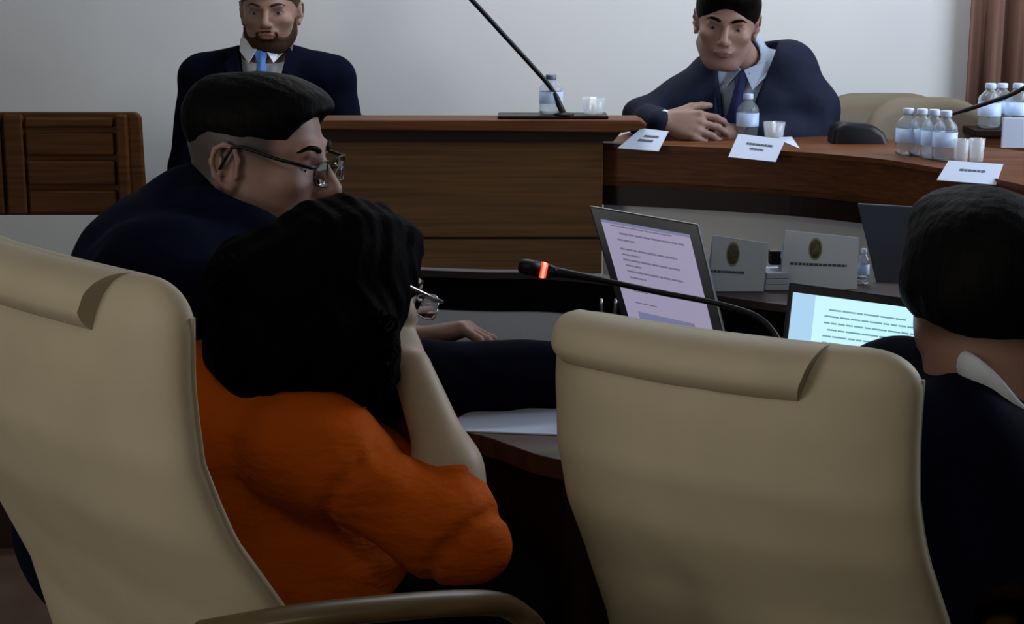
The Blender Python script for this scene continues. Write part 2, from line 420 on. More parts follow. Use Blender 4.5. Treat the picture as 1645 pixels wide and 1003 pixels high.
def head_parts(ears=True, nose=1.0, jaw=1.0, female=False):
    j = jaw
    P = [Ell((0, -.012, .035), (.074, .094, .084), k=.02),
         Ell((0, .020, -.035), (.060*j, .067, .083), k=.03),
         Ell((0, .058, -.100), (.021*j, .020, .016), k=.02),
         Cap((.048*j, -.005, -.06), (.025*j, .050, -.098), .020, .016, .025),
         Cap((-.048*j, -.005, -.06), (-.025*j, .050, -.098), .020, .016, .025),
         Ell((.042, .058, -.020), (.020, .020, .016), k=.02), Ell((-.042, .058, -.020), (.020, .020, .016), k=.02),
         sub(Ell((.032, .092, .004), (.019, .018, .011)), .012), sub(Ell((-.032, .092, .004), (.019, .018, .011)), .012),
         Cap((-.036, .078, .024), (.036, .078, .024), .009, .009, .014),
         Cap((0, .084, .012), (0, .108*nose**.3, -.026), .0075, .0105, .010),
         Ell((0, .106, -.030), (.011, .012, .009), k=.006),
         Ell((.011, .096, -.033), (.008, .010, .007), k=.006), Ell((-.011, .096, -.033), (.008, .010, .007), k=.006),
         sub(Ell((.007, .100, -.042), (.004, .006, .004)), .003), sub(Ell((-.007, .100, -.042), (.004, .006, .004)), .003),
         Ell((0, .080, -.055), (.026, .012, .014), k=.012),
         Ell((0, .090, -.0595), (.023, .008, .0050), k=.004), Ell((0, .089, -.0685), (.019, .008, .0058), k=.004),
         sub(Cap((-.022, .098, -.0640), (.022, .098, -.0640), .0022, .0022), .003),
         # upper and lower eyelids
         Ell((.032, .066, .0085), (.0155, .0130, .0085), k=.004), Ell((-.032, .066, .0085), (.0155, .0130, .0085), k=.004),
         Ell((.032, .066, -.0055), (.0150, .0110, .0060), k=.004), Ell((-.032, .066, -.0055), (.0150, .0110, .0060), k=.004)]
    if ears:
        for s in (1, -1):
            R = frame((s*0.35, -0.1, 0), (0, -.22, 1)) if False else None
            c = V3((s*.0735, -.016, -.004))
            pts = []
            for t in np.linspace(-0.35, 1.30, 12):
                a = t*PI
                pts.append(c + V3((s*(.006 + .004*math.sin(a)), -.004 - .017*math.cos(a - PI*.0)*1.0*(1 if True else 0), .004 + .029*math.sin(a))))
            P.append(Ell(c + V3((-s*.003, .002, -.002)), (.005, .016, .028), k=.005))
            ear = [c + V3((s*.003, .013, -.006)), c + V3((s*.004, .015, .012)), c + V3((s*.006, .009, .027)), c + V3((s*.008, -.004, .032)),
                   c + V3((s*.010, -.016, .025)), c + V3((s*.011, -.020, .008)), c + V3((s*.009, -.016, -.010)), c + V3((s*.005, -.006, -.022))]
            for a, b in zip(ear, ear[1:]): P.append(Cap(a, b, .0040, .0040, .003))
            P.append(Ell(c + V3((s*.002, .002, -.029)), (.005, .008, .009), k=.006))
            P.append(Cap(c + V3((s*.005, -.010, .014)), c + V3((s*.006, -.008, -.010)), .003, .003, .004))
            P.append(Ell(c + V3((s*.003, .012, -.010)), (.004, .005, .006), k=.003))
            P.append(sub(Ell(c + V3((s*.008, .003, -.006)), (.008, .007, .011)), .003))
    return P
def loc_fn(o, R, s):
    return lambda P: ((P - V3(o)) @ R) / s
def w(o, R, s, p):       # head-local point to world
    return V3(o) + R @ (V3(p)*s)
def smooth01(x, a, b):
    t = np.clip((x - a)/(b - a), 0, 1); return t*t*(3-2*t)
def lips_attr(L):
    def fn(P):
        q = L(P); d = np.sqrt((q[:, 0]/.024)**2 + ((q[:, 2]+.0642)/.0105)**2)
        return (1 - smooth01(d, .75, 1.05))*(q[:, 1] > .07)
    return fn
def hand(wr, d, palm_n, side, s=1.0, curl=(25, 30, 20), spread=4, thumb=(0.55, 0.5), fk=0.006):
    """prims for a hand: wrist, pointing direction, palm normal; side +1: thumb on the (d x n) side"""
    d = V3(d); d /= np.linalg.norm(d); n = V3(palm_n); n -= d*(n @ d); n /= np.linalg.norm(n); t = np.cross(d, n)*side
    wr = V3(wr); P = []
    kn = []
    for i, off in enumerate((.030, .010, -.010, -.028)):
        k = wr + (d*(.088 - .006*abs(i-1)) + t*off - n*.004)*s; kn.append(k)
        P.append(Cap(wr + (d*.015 + t*off*.55)*s, k, .0135*s, .0105*s, .012))
    P.append(Ell(wr + d*.048*s, (.040*s, .046*s, .014*s), np.stack([t, d, n], 1), .012))
    P.append(Cap(wr + (d*.015 + t*.016)*s, wr + (d*.055 + t*.030 + n*.008)*s, .015*s, .012*s, .010))
    L = [(.042, .026, .021), (.046, .030, .022), (.042, .028, .021), (.034, .021, .018)]
    for i, k in enumerate(kn):
        a0 = math.radians((1.2-i)*spread); dd = d*math.cos(a0) + t*math.sin(a0)
        ang = 0; p = k; r = [.0095, .0085, .0078, .0068]
        sc = (.86 if i == 3 else 1)*s
        for q in range(3):
            ang += math.radians(curl[q]*(1+.10*i))
            v = dd*math.cos(ang) + n*math.sin(ang)
            p2 = p + v*L[i][q]*s
            P.append(Cap(p, p2, r[q]*sc, r[q+1]*sc, .005 if q else fk)); p = p2
    # thumb leaves the side of the palm near its base
    p = wr + (d*.026 + t*.028 + n*.006)*s
    v = d*math.cos(thumb[0]) + t*math.sin(thumb[0]) + n*.25; v /= np.linalg.norm(v)
    p2 = p + v*.040*s; P.append(Cap(p, p2, .0135*s, .0105*s, .008))
    v2 = v + d*.35 + n*thumb[1]; v2 /= np.linalg.norm(v2); p3 = p2 + v2*.030*s
    P.append(Cap(p2, p3, .0105*s, .0092*s, .005)); v3 = v2 + d*.3 + n*.2; v3 /= np.linalg.norm(v3)
    P.append(Cap(p3, p3 + v3*.022*s, .0092*s, .0075*s, .005))
    return P
def eyes(parent, o, R, s, gaze=(0, 1, 0)):
    sv, s = s, float(np.mean(s))
    g = V3(gaze); g /= np.linalg.norm(g)
    for sx in (1, -1):
        c = w(o, R, sv, (sx*.032, .0655, .0025))
        bm = B(); bmesh.ops.create_uvsphere(bm, u_segments=20, v_segments=14, radius=.0128*s, matrix=Matrix.Translation(c))
        e = obj('eye', bm, M['eye'], parent, True)
        bm = B(); ci = V3(c) + R @ (g*.0085*s)
        bmesh.ops.create_uvsphere(bm, u_segments=16, v_segments=10, radius=.0055*s, matrix=Matrix.Translation(ci))
        obj('iris', bm, M['iris'], e, True)
def brow(parent, o, R, s, m, thick=.004):
    for sx in (1, -1):
        bm = B()
        pts = [w(o, R, s, (sx*x, y, z)) for x, y, z in ((.014, .0895, .023), (.026, .0885, .028), (.038, .083, .029), (.050, .070, .023))]
        tube(bm, bez(pts, 12), [thick*float(np.mean(s))*q for q in (.8, 1, 1, 1, 1, 1, 1, 1, 1, .9, .7, .4, .3)][:len(bez(pts, 12))], 8)
        obj('eyebrow', bm, m, parent, True)
def wrinkles(fr, amp, seed):
    r = np.random.default_rng(seed); K = r.normal(size=(5, 3))*fr; ph = r.uniform(0, 6.28, 5)
    def fn(P):
        v = np.zeros(len(P))
        for k, p in zip(K, ph): v += np.sin(P @ k + p + 1.2*np.sin(P @ K[0]*.6 + p))
        return v*amp/5
    return fn
def extents(pts, m):
    a = np.array([V3(p) for p in pts]); return a.min(0)-m, a.max(0)+m

# ================================================================== SETTING
XL, XR, YB, YF, ZC = -3.4, 2.6, 5.4, -1.6, 3.05
def sbox(name, c, s, m):
    bm = B(); box(bm, c, s); return struct(obj(name, bm, m))
sbox('floor', ((XL+XR)/2, (YB+YF)/2, -.05), (XR-XL+.4, YB-YF+.4, .1), M['floor'])
sbox('ceiling', ((XL+XR)/2, (YB+YF)/2, ZC+.05), (XR-XL+.4, YB-YF+.4, .1), M['wall'])
sbox('wall_back', ((XL+XR)/2, YB+.05, ZC/2), (XR-XL+.4, .1, ZC), M['wall'])
bm = B(); wy0, wy1, wz0, wz1 = -1.3, .3, .75, 2.35
box(bm, (XL-.05, (YF+wy0)/2, ZC/2), (.1, wy0-YF, ZC)); box(bm, (XL-.05, (YB+wy1)/2, ZC/2), (.1, YB-wy1, ZC))
box(bm, (XL-.05, (wy0+wy1)/2, wz0/2), (.1, wy1-wy0, wz0)); box(bm, (XL-.05, (wy0+wy1)/2, (wz1+ZC)/2), (.1, wy1-wy0, ZC-wz1))
struct(obj('wall_left', bm, M['side']))
bm = B()
for yy in (wy0+.03, (wy0+wy1)/2, wy1-.03): box(bm, (XL-.05, yy, (wz0+wz1)/2), (.07, .06, wz1-wz0))
for zz in (wz0+.03, wz1-.03): box(bm, (XL-.05, (wy0+wy1)/2, zz), (.069, wy1-wy0, .06))
wf2 = struct(obj('added_window', bm, M['white_panel']))  # unseen window, added to give the left-rear fill a source
bm = B(); box(bm, (XL-.05, (wy0+wy1)/2, (wz0+wz1)/2), (.006, wy1-wy0-.1, wz1-wz0-.1)); obj('pane', bm, M['glass'], wf2)
sbox('wall_front', ((XL+XR)/2, YF-.05, ZC/2), (XR-XL+.4, .1, ZC), M['side'])
# right wall with a window opening
bm = B(); y0, y1, z0, z1 = 2.5, 4.7, 1.1, 2.7
box(bm, (XR+.05, (YF+y0)/2, ZC/2), (.1, y0-YF, ZC)); box(bm, (XR+.05, (YB+y1)/2, ZC/2), (.1, YB-y1, ZC))
box(bm, (XR+.05, (y0+y1)/2, z0/2), (.1, y1-y0, z0)); box(bm, (XR+.05, (y0+y1)/2, (z1+ZC)/2), (.1, y1-y0, ZC-z1))
struct(obj('wall_right', bm, M['side']))
bm = B()
for yy in (y0+.03, (y0+y1)/2, y1-.03): box(bm, (XR+.05, yy, (z0+z1)/2), (.07, .06, z1-z0))
for zz in (z0+.03, z1-.03): box(bm, (XR+.05, (y0+y1)/2, zz), (.069, y1-y0, .06))
wf = struct(obj('window_1', bm, M['white_panel']))
bm = B(); box(bm, (XR+.05, (y0+y1)/2, (z0+z1)/2), (.006, y1-y0-.1, z1-z0-.1)); obj('pane', bm, M['glass'], wf)
# raised platform for the presiding table
DZ = 0.20
bm = B(); box(bm, (-.4, 4.62, DZ/2), (5.6, 1.56, DZ))
struct(obj('trim_1', bm, M['wood_dark']))
# ceiling lamps (out of view)
for i, (x, y) in enumerate(((.35, 4.5), (-.1, -.6))):
    t = thing('ceiling_lamp', ['long ceiling light above the presiding table', 'ceiling light above the near end of the room'][i], 'ceiling light', (x, y, ZC))
    bm = B(); box(bm, (x, y, ZC-.03), (1.7, .34, .06)); obj('housing', bm, M['white_panel'], t)
    bm = B(); box(bm, (x, y, ZC-.065), (1.6, .28, .01)); obj('diffuser', bm, M['lampglass'], t)
# brown curtain at the right end of the back wall
bm = B(); p0 = at(1560, 80, 5.3).x; n = 70; front = []; back = []
for i in range(n+1):
    x = p0 + (2.5-p0)*i/n; yy = 5.31 + .030*math.sin(i*.95) + .012*math.sin(i*2.3+1)
    front.append((x, yy)); back.append((x, yy+.012))
ribbon(bm, front, back, .25, 2.95)
cu = obj('curtain', bm, M['curtain'], None, True)
tag(cu, 'brown curtain hanging in folds at the right end of the back wall', 'curtain')
bm = B(); tube(bm, [(p0-.05, 5.32, 2.96), (2.58, 5.32, 2.96)], .014); obj('curtain_rail', bm, M['metal'], cu)

# ================================================================== PRESIDING TABLE (centre, higher)
YD = 4.15
ztop = at(800, 193, YD).z
xl = at(330, 193, YD).x; xr = at(1040, 193, YD).x; xr2 = at(982, 300, YD).x
t = thing('presiding_desk', 'tall brown wooden presiding desk with panelled front in the centre', 'desk', ((xl+xr)/2, YD+.25, DZ))
z_a = at(800, 207, YD).z; z_b = at(800, 229, YD).z
bm = B()      # top with an undercut right end
pts = [(xl, ztop), (xr-.02, ztop), (xr, ztop-.010), (xr-.006, ztop-.022), (xr2+.03, z_a-.010), (xl, z_a-.0)]
f = [bm.verts.new((x, YD, z)) for x, z in pts]; b = [bm.verts.new((x, YD+.14, z)) for x, z in pts]
bm.faces.new(f); bm.faces.new(b[::-1])
for i in range(len(pts)): bm.faces.new((f[i], b[i], b[(i+1) % len(pts)], f[(i+1) % len(pts)]))
obj('desktop', bm, M['wood_red'], t, bevel=.004)
bm = B(); quadbox(bm, (xl+.01, YD+.025, z_b), (xr2+.005, YD+.025, z_b), (xr2+.035, YD+.025, z_a), (xl+.01, YD+.025, z_a), (0, .11, 0))
obj('cornice', bm, M['wood_dark'], t)
z_c = at(800, 383, YD+.04).z; z_d = at(800, 440, YD+.04).z
bm = B(); box(bm, ((xl+xr2)/2, YD+.085, (z_b+z_c)/2+.0015), (xr2-xl-.04, .09, z_b-z_c-.003))
obj('upper_panel', bm, M['wood_panel'], t, bevel=.002)
bm = B(); box(bm, ((xl+xr2)/2, YD+.085, (z_c+z_d)/2-.0015), (xr2-xl-.04, .09, z_c-z_d-.003))
obj('lower_panel', bm, M['wood_panel'], t, bevel=.002)
bm = B(); box(bm, ((xl+xr2)/2, YD+.095, (z_d+DZ)/2), (xr2-xl-.08, .09, z_d-DZ))
obj('plinth', bm, M['wood_dark'], t)
bm = B(); box(bm, ((xl+xr2)/2, YD+.30, DZ+.60), (xr2-xl-.06, .34, .03)); obj('worktop', bm, M['wood_red'], t, bevel=.003)
# curved side bench to the right
ZB = at(1000, 232, 4.22).z
def bench_pt(px, py):
    p = atz(px, py, ZB); return (p.x, p.y)
front = [bench_pt(*q) for q in ((962, 229.5), (1080, 234), (1180, 238.5), (1270, 243), (1350, 249), (1430, 257), (1510, 270), (1580, 283), (1650, 298), (1760, 324))]
front = [(p.x, p.y) for p in bez([(x, y, 0) for x, y in front], 36)]
def offset(line, d):
    out = []
    for i, p in enumerate(line):
        a = Vector(line[max(i-1, 0)]); b = Vector(line[min(i+1, len(line)-1)]); tt = (b-a).normalized(); nn = Vector((-tt.y, tt.x))
        out.append((p[0]+nn.x*d, p[1]+nn.y*d))
    return out
t = thing('curved_desk', 'long curved red-brown desk sweeping to the right of the presiding desk', 'desk', (front[12][0], front[12][1]+.2, DZ))
bm = B(); ribbon(bm, offset(front, -.004), offset(front, .42), ZB-.012, ZB); obj('desktop', bm, M['wood_red'], t)
bm = B(); ribbon(bm, offset(front, .006), offset(front, .03), ZB-.10, ZB-.0125); obj('fascia', bm, M['wood_red'], t)
bm = B(); ribbon(bm, offset(front, .0), offset(front, .035), ZB-.112, ZB-.1005); obj('moulding', bm, M['wood_chair'], t)
bm = B(); ribbon(bm, offset(front, .010), offset(front, .04), ZB-.165, ZB-.1125); obj('lower_rail', bm, M['wood_dark'], t)
bm = B(); ribbon(bm, offset(front, .05), offset(front, .075), 0.02, ZB-.02); obj('front_panel', bm, M['white_panel'], t)

# ================================================================== NEAR ROUND TABLE
ZT = 0.75
near = [Vector((-.30, 2.76, ZT)), Vector((-.26, 2.58, ZT)), Vector((-.17, 2.37, ZT)), atz(770, 699, ZT), atz(890, 737, ZT), Vector((.16, 2.17, ZT)), Vector((.36, 2.28, ZT)), Vector((.62, 2.33, ZT)), Vector((.95, 2.25, ZT))]
near = [(p.x, p.y) for p in bez(near, 40)]
ZL, ZL0 = at(800, 437, 2.8).z, at(800, 500, 2.8).z
ledge = [at(480, 437, 2.86), at(640, 437, 2.83), at(780, 437, 2.80), at(890, 437, 2.79)] + [atz(*q, ZL) for q in ((1050, 456), (1165, 476), (1280, 491), (1450, 503), (1800, 515))]
ledge = [(p.x, p.y) for p in bez(ledge, 40)]
t = thing('round_table', 'dark brown meeting table in front of the seated people', 'table', (0.1, 2.45, 0))
bm = B(); ribbon(bm, near[:len(ledge)], ledge[:len(near)], ZT-.03, ZT); obj('tabletop', bm, M['wood_table'], t, bevel=.004)
bm = B(); ribbon(bm, offset(near, .03), offset(near, .055), 0.01, ZT-.031); obj('skirt_panel', bm, M['wood_dark'], t)
bm = B(); ribbon(bm, offset(ledge, .003), offset(ledge, .018), 0.01, ZL0); obj('back_panel', bm, M['cool_panel'], t)
def deep(line, a, b):
    n_ = len(line); o1 = offset(line, 1.0); return [(p[0]+(q[0]-p[0])*k, p[1]+(q[1]-p[1])*k) for i, (p, q) in enumerate(zip(line, o1)) for k in [a + (b-a)*float(smooth01(i/n_, .42, .60))]]
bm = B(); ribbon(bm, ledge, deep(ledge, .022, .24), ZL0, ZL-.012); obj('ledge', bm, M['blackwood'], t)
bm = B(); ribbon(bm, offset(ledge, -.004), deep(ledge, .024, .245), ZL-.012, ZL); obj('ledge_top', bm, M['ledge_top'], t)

# papers on the table
def sheet(px, label, z=ZT, th=.002, m='paper', group=None, nm='paper_sheet'):
    pts = [atz(*q, z) for q in px]
    bm = B(); slab(bm, [(p.x, p.y) for p in pts], z+.0005, z+.0005+th)
    return tag(obj(nm, bm, M[m]), label, 'paper', group)
sheet([(700, 693), (905, 701), (905, 660), (770, 656)], 'white sheet of paper near the table edge, in front of the dark sleeve')
sheet([(820, 588), (912, 596), (912, 578), (850, 578)], 'small white papers further back on the table by the cream chair')
# keyboard under the far hand
kb = at(800, 579, 2.68); t = thing('keyboard', 'thin black keyboard under the resting hand', 'keyboard', (kb.x, kb.y, ZT))
bm = B(); box(bm, (kb.x-.03, 2.70, ZT+.008), (.34, .13, .014)); obj('case', bm, M['black'], t, bevel=.003)
bm = B()
for r in range(5):
    for c in range(14): box(bm, (kb.x-.03-.152+c*.0235, 2.65+r*.024, ZT+.017), (.019, .019, .005))
obj('keys', bm, M['laptop_grey'], t)

# ================================================================== CHAIRS
def cream_chair(name, label, top=1.04, W=.235, armx=.0, rollx=1.47, armz=0.0, army=0.0, arml=1.0):
    t = thing(name, label, 'chair', (0, 0, 0), 0, 'cream leather armchairs')
    z0 = .40
    nr, ns = 44, 48
    def prof(v):   # local y of the back's mid surface, v 0..1 from the bottom
        return float(np.interp(v, [0, .16, .32, .48, .62, .74, .86, 1], [-.125, -.140, -.165, -.214, -.272, -.300, -.306, -.302]))
    def wid(v):
        wv = W*float(np.interp(v, [0, .3, .46, .58, .68, .80, .93], [.90, 1.01, 1.035, 1.01, .985, .975, .975]))
        return wv
    bm = B(); rings = []
    def ring(z, wv, y, th, cur):
        R = []
        for k in range(ns):
            a = 2*PI*k/ns; ca, sa = math.cos(a), math.sin(a)
            ex = .38
            x = wv*math.copysign(abs(ca)**ex, ca); yy = th*math.copysign(abs(sa)**.8, sa)
            R.append(bm.verts.new((x, y + yy + cur*(x/W)**2, z)))
        return R
    for i in range(nr+1):
        v = i/nr*.93; rings.append(ring(z0 + (top-z0)*v, wid(v), prof(v), .036, .035))
    rc = .07*(top-z0)
    for i in range(1, 11):
        a = i/10*PI/2; v = .93 + .07*math.sin(a)
        rings.append(ring(z0 + (top-z0)*v, wid(.93) - .055*(1-math.cos(a)), prof(v), .036*max(.05, math.cos(a))**.6, .035))
    for a, b in zip(rings, rings[1:]):
        for k in range(ns): bm.faces.new((a[k], a[(k+1) % ns], b[(k+1) % ns], b[k]))
    bm.faces.new(rings[0][::-1]); bm.faces.new(rings[-1])
    back = obj('backrest', bm, M['cream'], t, True, local=True)
    # padded roll folded over the top edge, ending short of the right side
    bm = B(); n = 26; rs = []
    for i in range(n+1):
        u = i/n; x = -W + .012 + u*(W*rollx)
        y = prof(1) + .035*(x/W)**2
        e = min(1, u/.09); e = math.sqrt(max(.02, 1-(1-e)**2)) if u < .09 else 1
        R = []
        for k in range(24):
            a = 2*PI*k/24
            py_ = .041*math.cos(a)*e; pz_ = .027*math.sin(a)*e
            if math.sin(a) < 0: py_ -= .004; pz_ *= 1.35
            skew = -.018*(u**3)*(-pz_/.04) if False else .30*pz_*(u**4)
            R.append(bm.verts.new((x + skew, y - .012 + py_, top - .0255 + pz_)))
        rs.append(R)
    for a, b in zip(rs, rs[1:]):
        for k in range(24): bm.faces.new((a[k], a[(k+1) % 24], b[(k+1) % 24], b[k]))
    bm.faces.new(rs[0][::-1]); bm.faces.new(rs[-1])
    roll = obj('headrest_roll', bm, M['cream'], t, True, local=True)
    md = roll.modifiers.new('edge', 'EDGE_SPLIT'); md.split_angle = math.radians(50)
    # piping along both side edges
    for s in (-1, 1):
        bm = B(); pts = []
        for i in range(28):
            v = .02 + i/27*.93; pts.append((s*(wid(v)-.003), prof(v)+.035+.006, z0+(top-z0)*v))
        tube(bm, pts, .003, 8); obj('piping', bm, M['cream_pipe'], t, True, local=True)
    bm = B(); rs = []
    for z, sc in ((.395, .92), (.405, .985), (.44, 1), (.475, .985), (.488, .90), (.492, .6)):
        R = []
        for k in range(40):
            a = 2*PI*k/40; R.append(bm.verts.new((.25*sc*math.copysign(abs(math.cos(a))**.5, math.cos(a)), .03+.235*sc*math.copysign(abs(math.sin(a))**.5, math.sin(a)), z)))
        rs.append(R)
    for a, b in zip(rs, rs[1:]):
        for k in range(40): bm.faces.new((a[k], a[(k+1) % 40], b[(k+1) % 40], b[k]))
    bm.faces.new(rs[0][::-1]); bm.faces.new(rs[-1])
    obj('seat', bm, M['cream'], t, True, local=True)
    for s in (-1, 1):
        bm = B()
        pts = [(s*(W+.005), -.13, .650+armz), (s*(W+.02+armx*.3), -.08, .664), (s*(W+.025+armx*.6), 0, .668), (s*(W+.03+armx), .14, .66), (s*(W+.03+armx), .22, .635), (s*(W+.03+armx), .25, .59), (s*(W+.02), .20, .52), (s*W*.97, .14, .43)]
        pts = [pts[0]] + [(x_, y_, z_ + armz) for x_, y_, z_ in pts[1:-1]] + [pts[-1]]
        pts = [(x_, -.13 + army + (y_+.13)*arml, z_) for x_, y_, z_ in pts]
        pp = bez(pts, 35); tube(bm, pp, [(.021, .013)]*len(pp), 12)
        obj('armrest', bm, M['arm_wood'], t, True, local=True)
    bm = B(); lathe(bm, [(.03, .10), (.03, .3), (.05, .39)]); obj('gas_column', bm, M['black'], t, True, local=True)
    bm = B()
    for k in range(5):
        a = 2*PI*k/5; d = Vector((math.cos(a), math.sin(a), 0))
        tube(bm, [d*.02 + Vector((0, 0, .11)), d*.15 + Vector((0, 0, .09)), d*.29 + Vector((0, 0, .07))], [.024, .02, .014], 8)
    obj('star_base', bm, M['arm_wood'], t, True, local=True)
    for k in range(5):
        a = 2*PI*k/5; bm = B(); c = Vector((.29*math.cos(a), .29*math.sin(a), .028))
        tube(bm, [c + Vector((-math.sin(a), math.cos(a), 0))*-.02, c + Vector((-math.sin(a), math.cos(a), 0))*.02], .028, 16)
        obj('caster', bm, M['black'], t, True, local=True)
    return t
def place_by_top(t, pl, pr, top):
    """pl, pr: pixel positions of the two top ends of the back"""
    a, b = atz(*pl, top), atz(*pr, top); mid = (a+b)/2; d = (b-a).normalized(); f = Vector((-d.y, d.x, 0))
    o = mid + f*.290; t.location = (o.x, o.y, 0); t.rotation_euler = (0, 0, math.atan2(d.y, d.x))
    return (b-a).length
def top_len(pl, pr, top): return (atz(*pl, top) - atz(*pr, top)).length/2
PR = ((880, 494), (1483, 574)); PL_ = ((-160, 332), (276, 462))
chR = cream_chair('office_chair', 'cream leather armchair with its back to the viewer, right of centre', 1.03, top_len(*PR, 1.03), -.045, 1.47, -.05, .10, .8)
print('R width', place_by_top(chR, *PR, 1.03))
chL = cream_chair('office_chair', 'cream leather armchair at the left edge, holding the woman in orange', 1.12, top_len(*PL_, 1.12), .10, 1.68, .112, -.15, .88)
print('L width', place_by_top(chL, *PL_, 1.12))

# ================================================================== PEOPLE
def person(label, loc): return thing('person', label, 'person', (loc[0], loc[1], loc[2]))
def limb(pts, rs, k=.03):
    return [Cap(a, b, r0, r1, k) for a, b, r0, r1 in zip(pts, pts[1:], rs, rs[1:])]
def glasses(parent, o, R, s, m_frame, tilt=0):
    bm = B()
    def rim(sx):
        pts = []
        for k in range(25):
            a = 2*PI*k/24; pts.append(w(o, R, s, (sx*(.034+.025*math.copysign(abs(math.cos(a))**.75, math.cos(a))), .104 - .008*abs(math.cos(a)), -.001+.017*math.copysign(abs(math.sin(a))**.75, math.sin(a)))))
        return pts
    g = None
    bmf = B()
    for sx in (1, -1):
        pr_ = rim(sx); tube(bmf, pr_, .0013*s, 6)
        hinge = w(o, R, s, (sx*.068, .094, .010))
        tube(bmf, [pr_[2], V3(hinge), w(o, R, s, (sx*.079, .050, .018)), w(o, R, s, (sx*.081, .0, .029)), w(o, R, s, (sx*.083, -.012, .027)), w(o, R, s, (sx*.084, -.028, -.004))], [.0018*s, .0026*s, .0024*s, .0024*s, .0024*s, .002*s], 8)
    tube(bmf, [w(o, R, s, (-.010, .104, .004)), w(o, R, s, (0, .107, .007)), w(o, R, s, (.010, .104, .004))], .0016*s, 8)
    g = obj('glasses', bmf, m_frame, parent, True)
    for sx in (1, -1):
        bml = B(); f = [bml.verts.new(p) for p in rim(sx)[:-1]]; c = bml.faces.new(f)
        r = bmesh.ops.extrude_face_region(bml, geom=[c]); vs = [e for e in r['geom'] if isinstance(e, bmesh.types.BMVert)]
        bmesh.ops.translate(bml, verts=vs, vec=Vector(R @ V3((0, -.0012*s, 0))))
        obj('lens', bml, M['lens'], g)
    return g

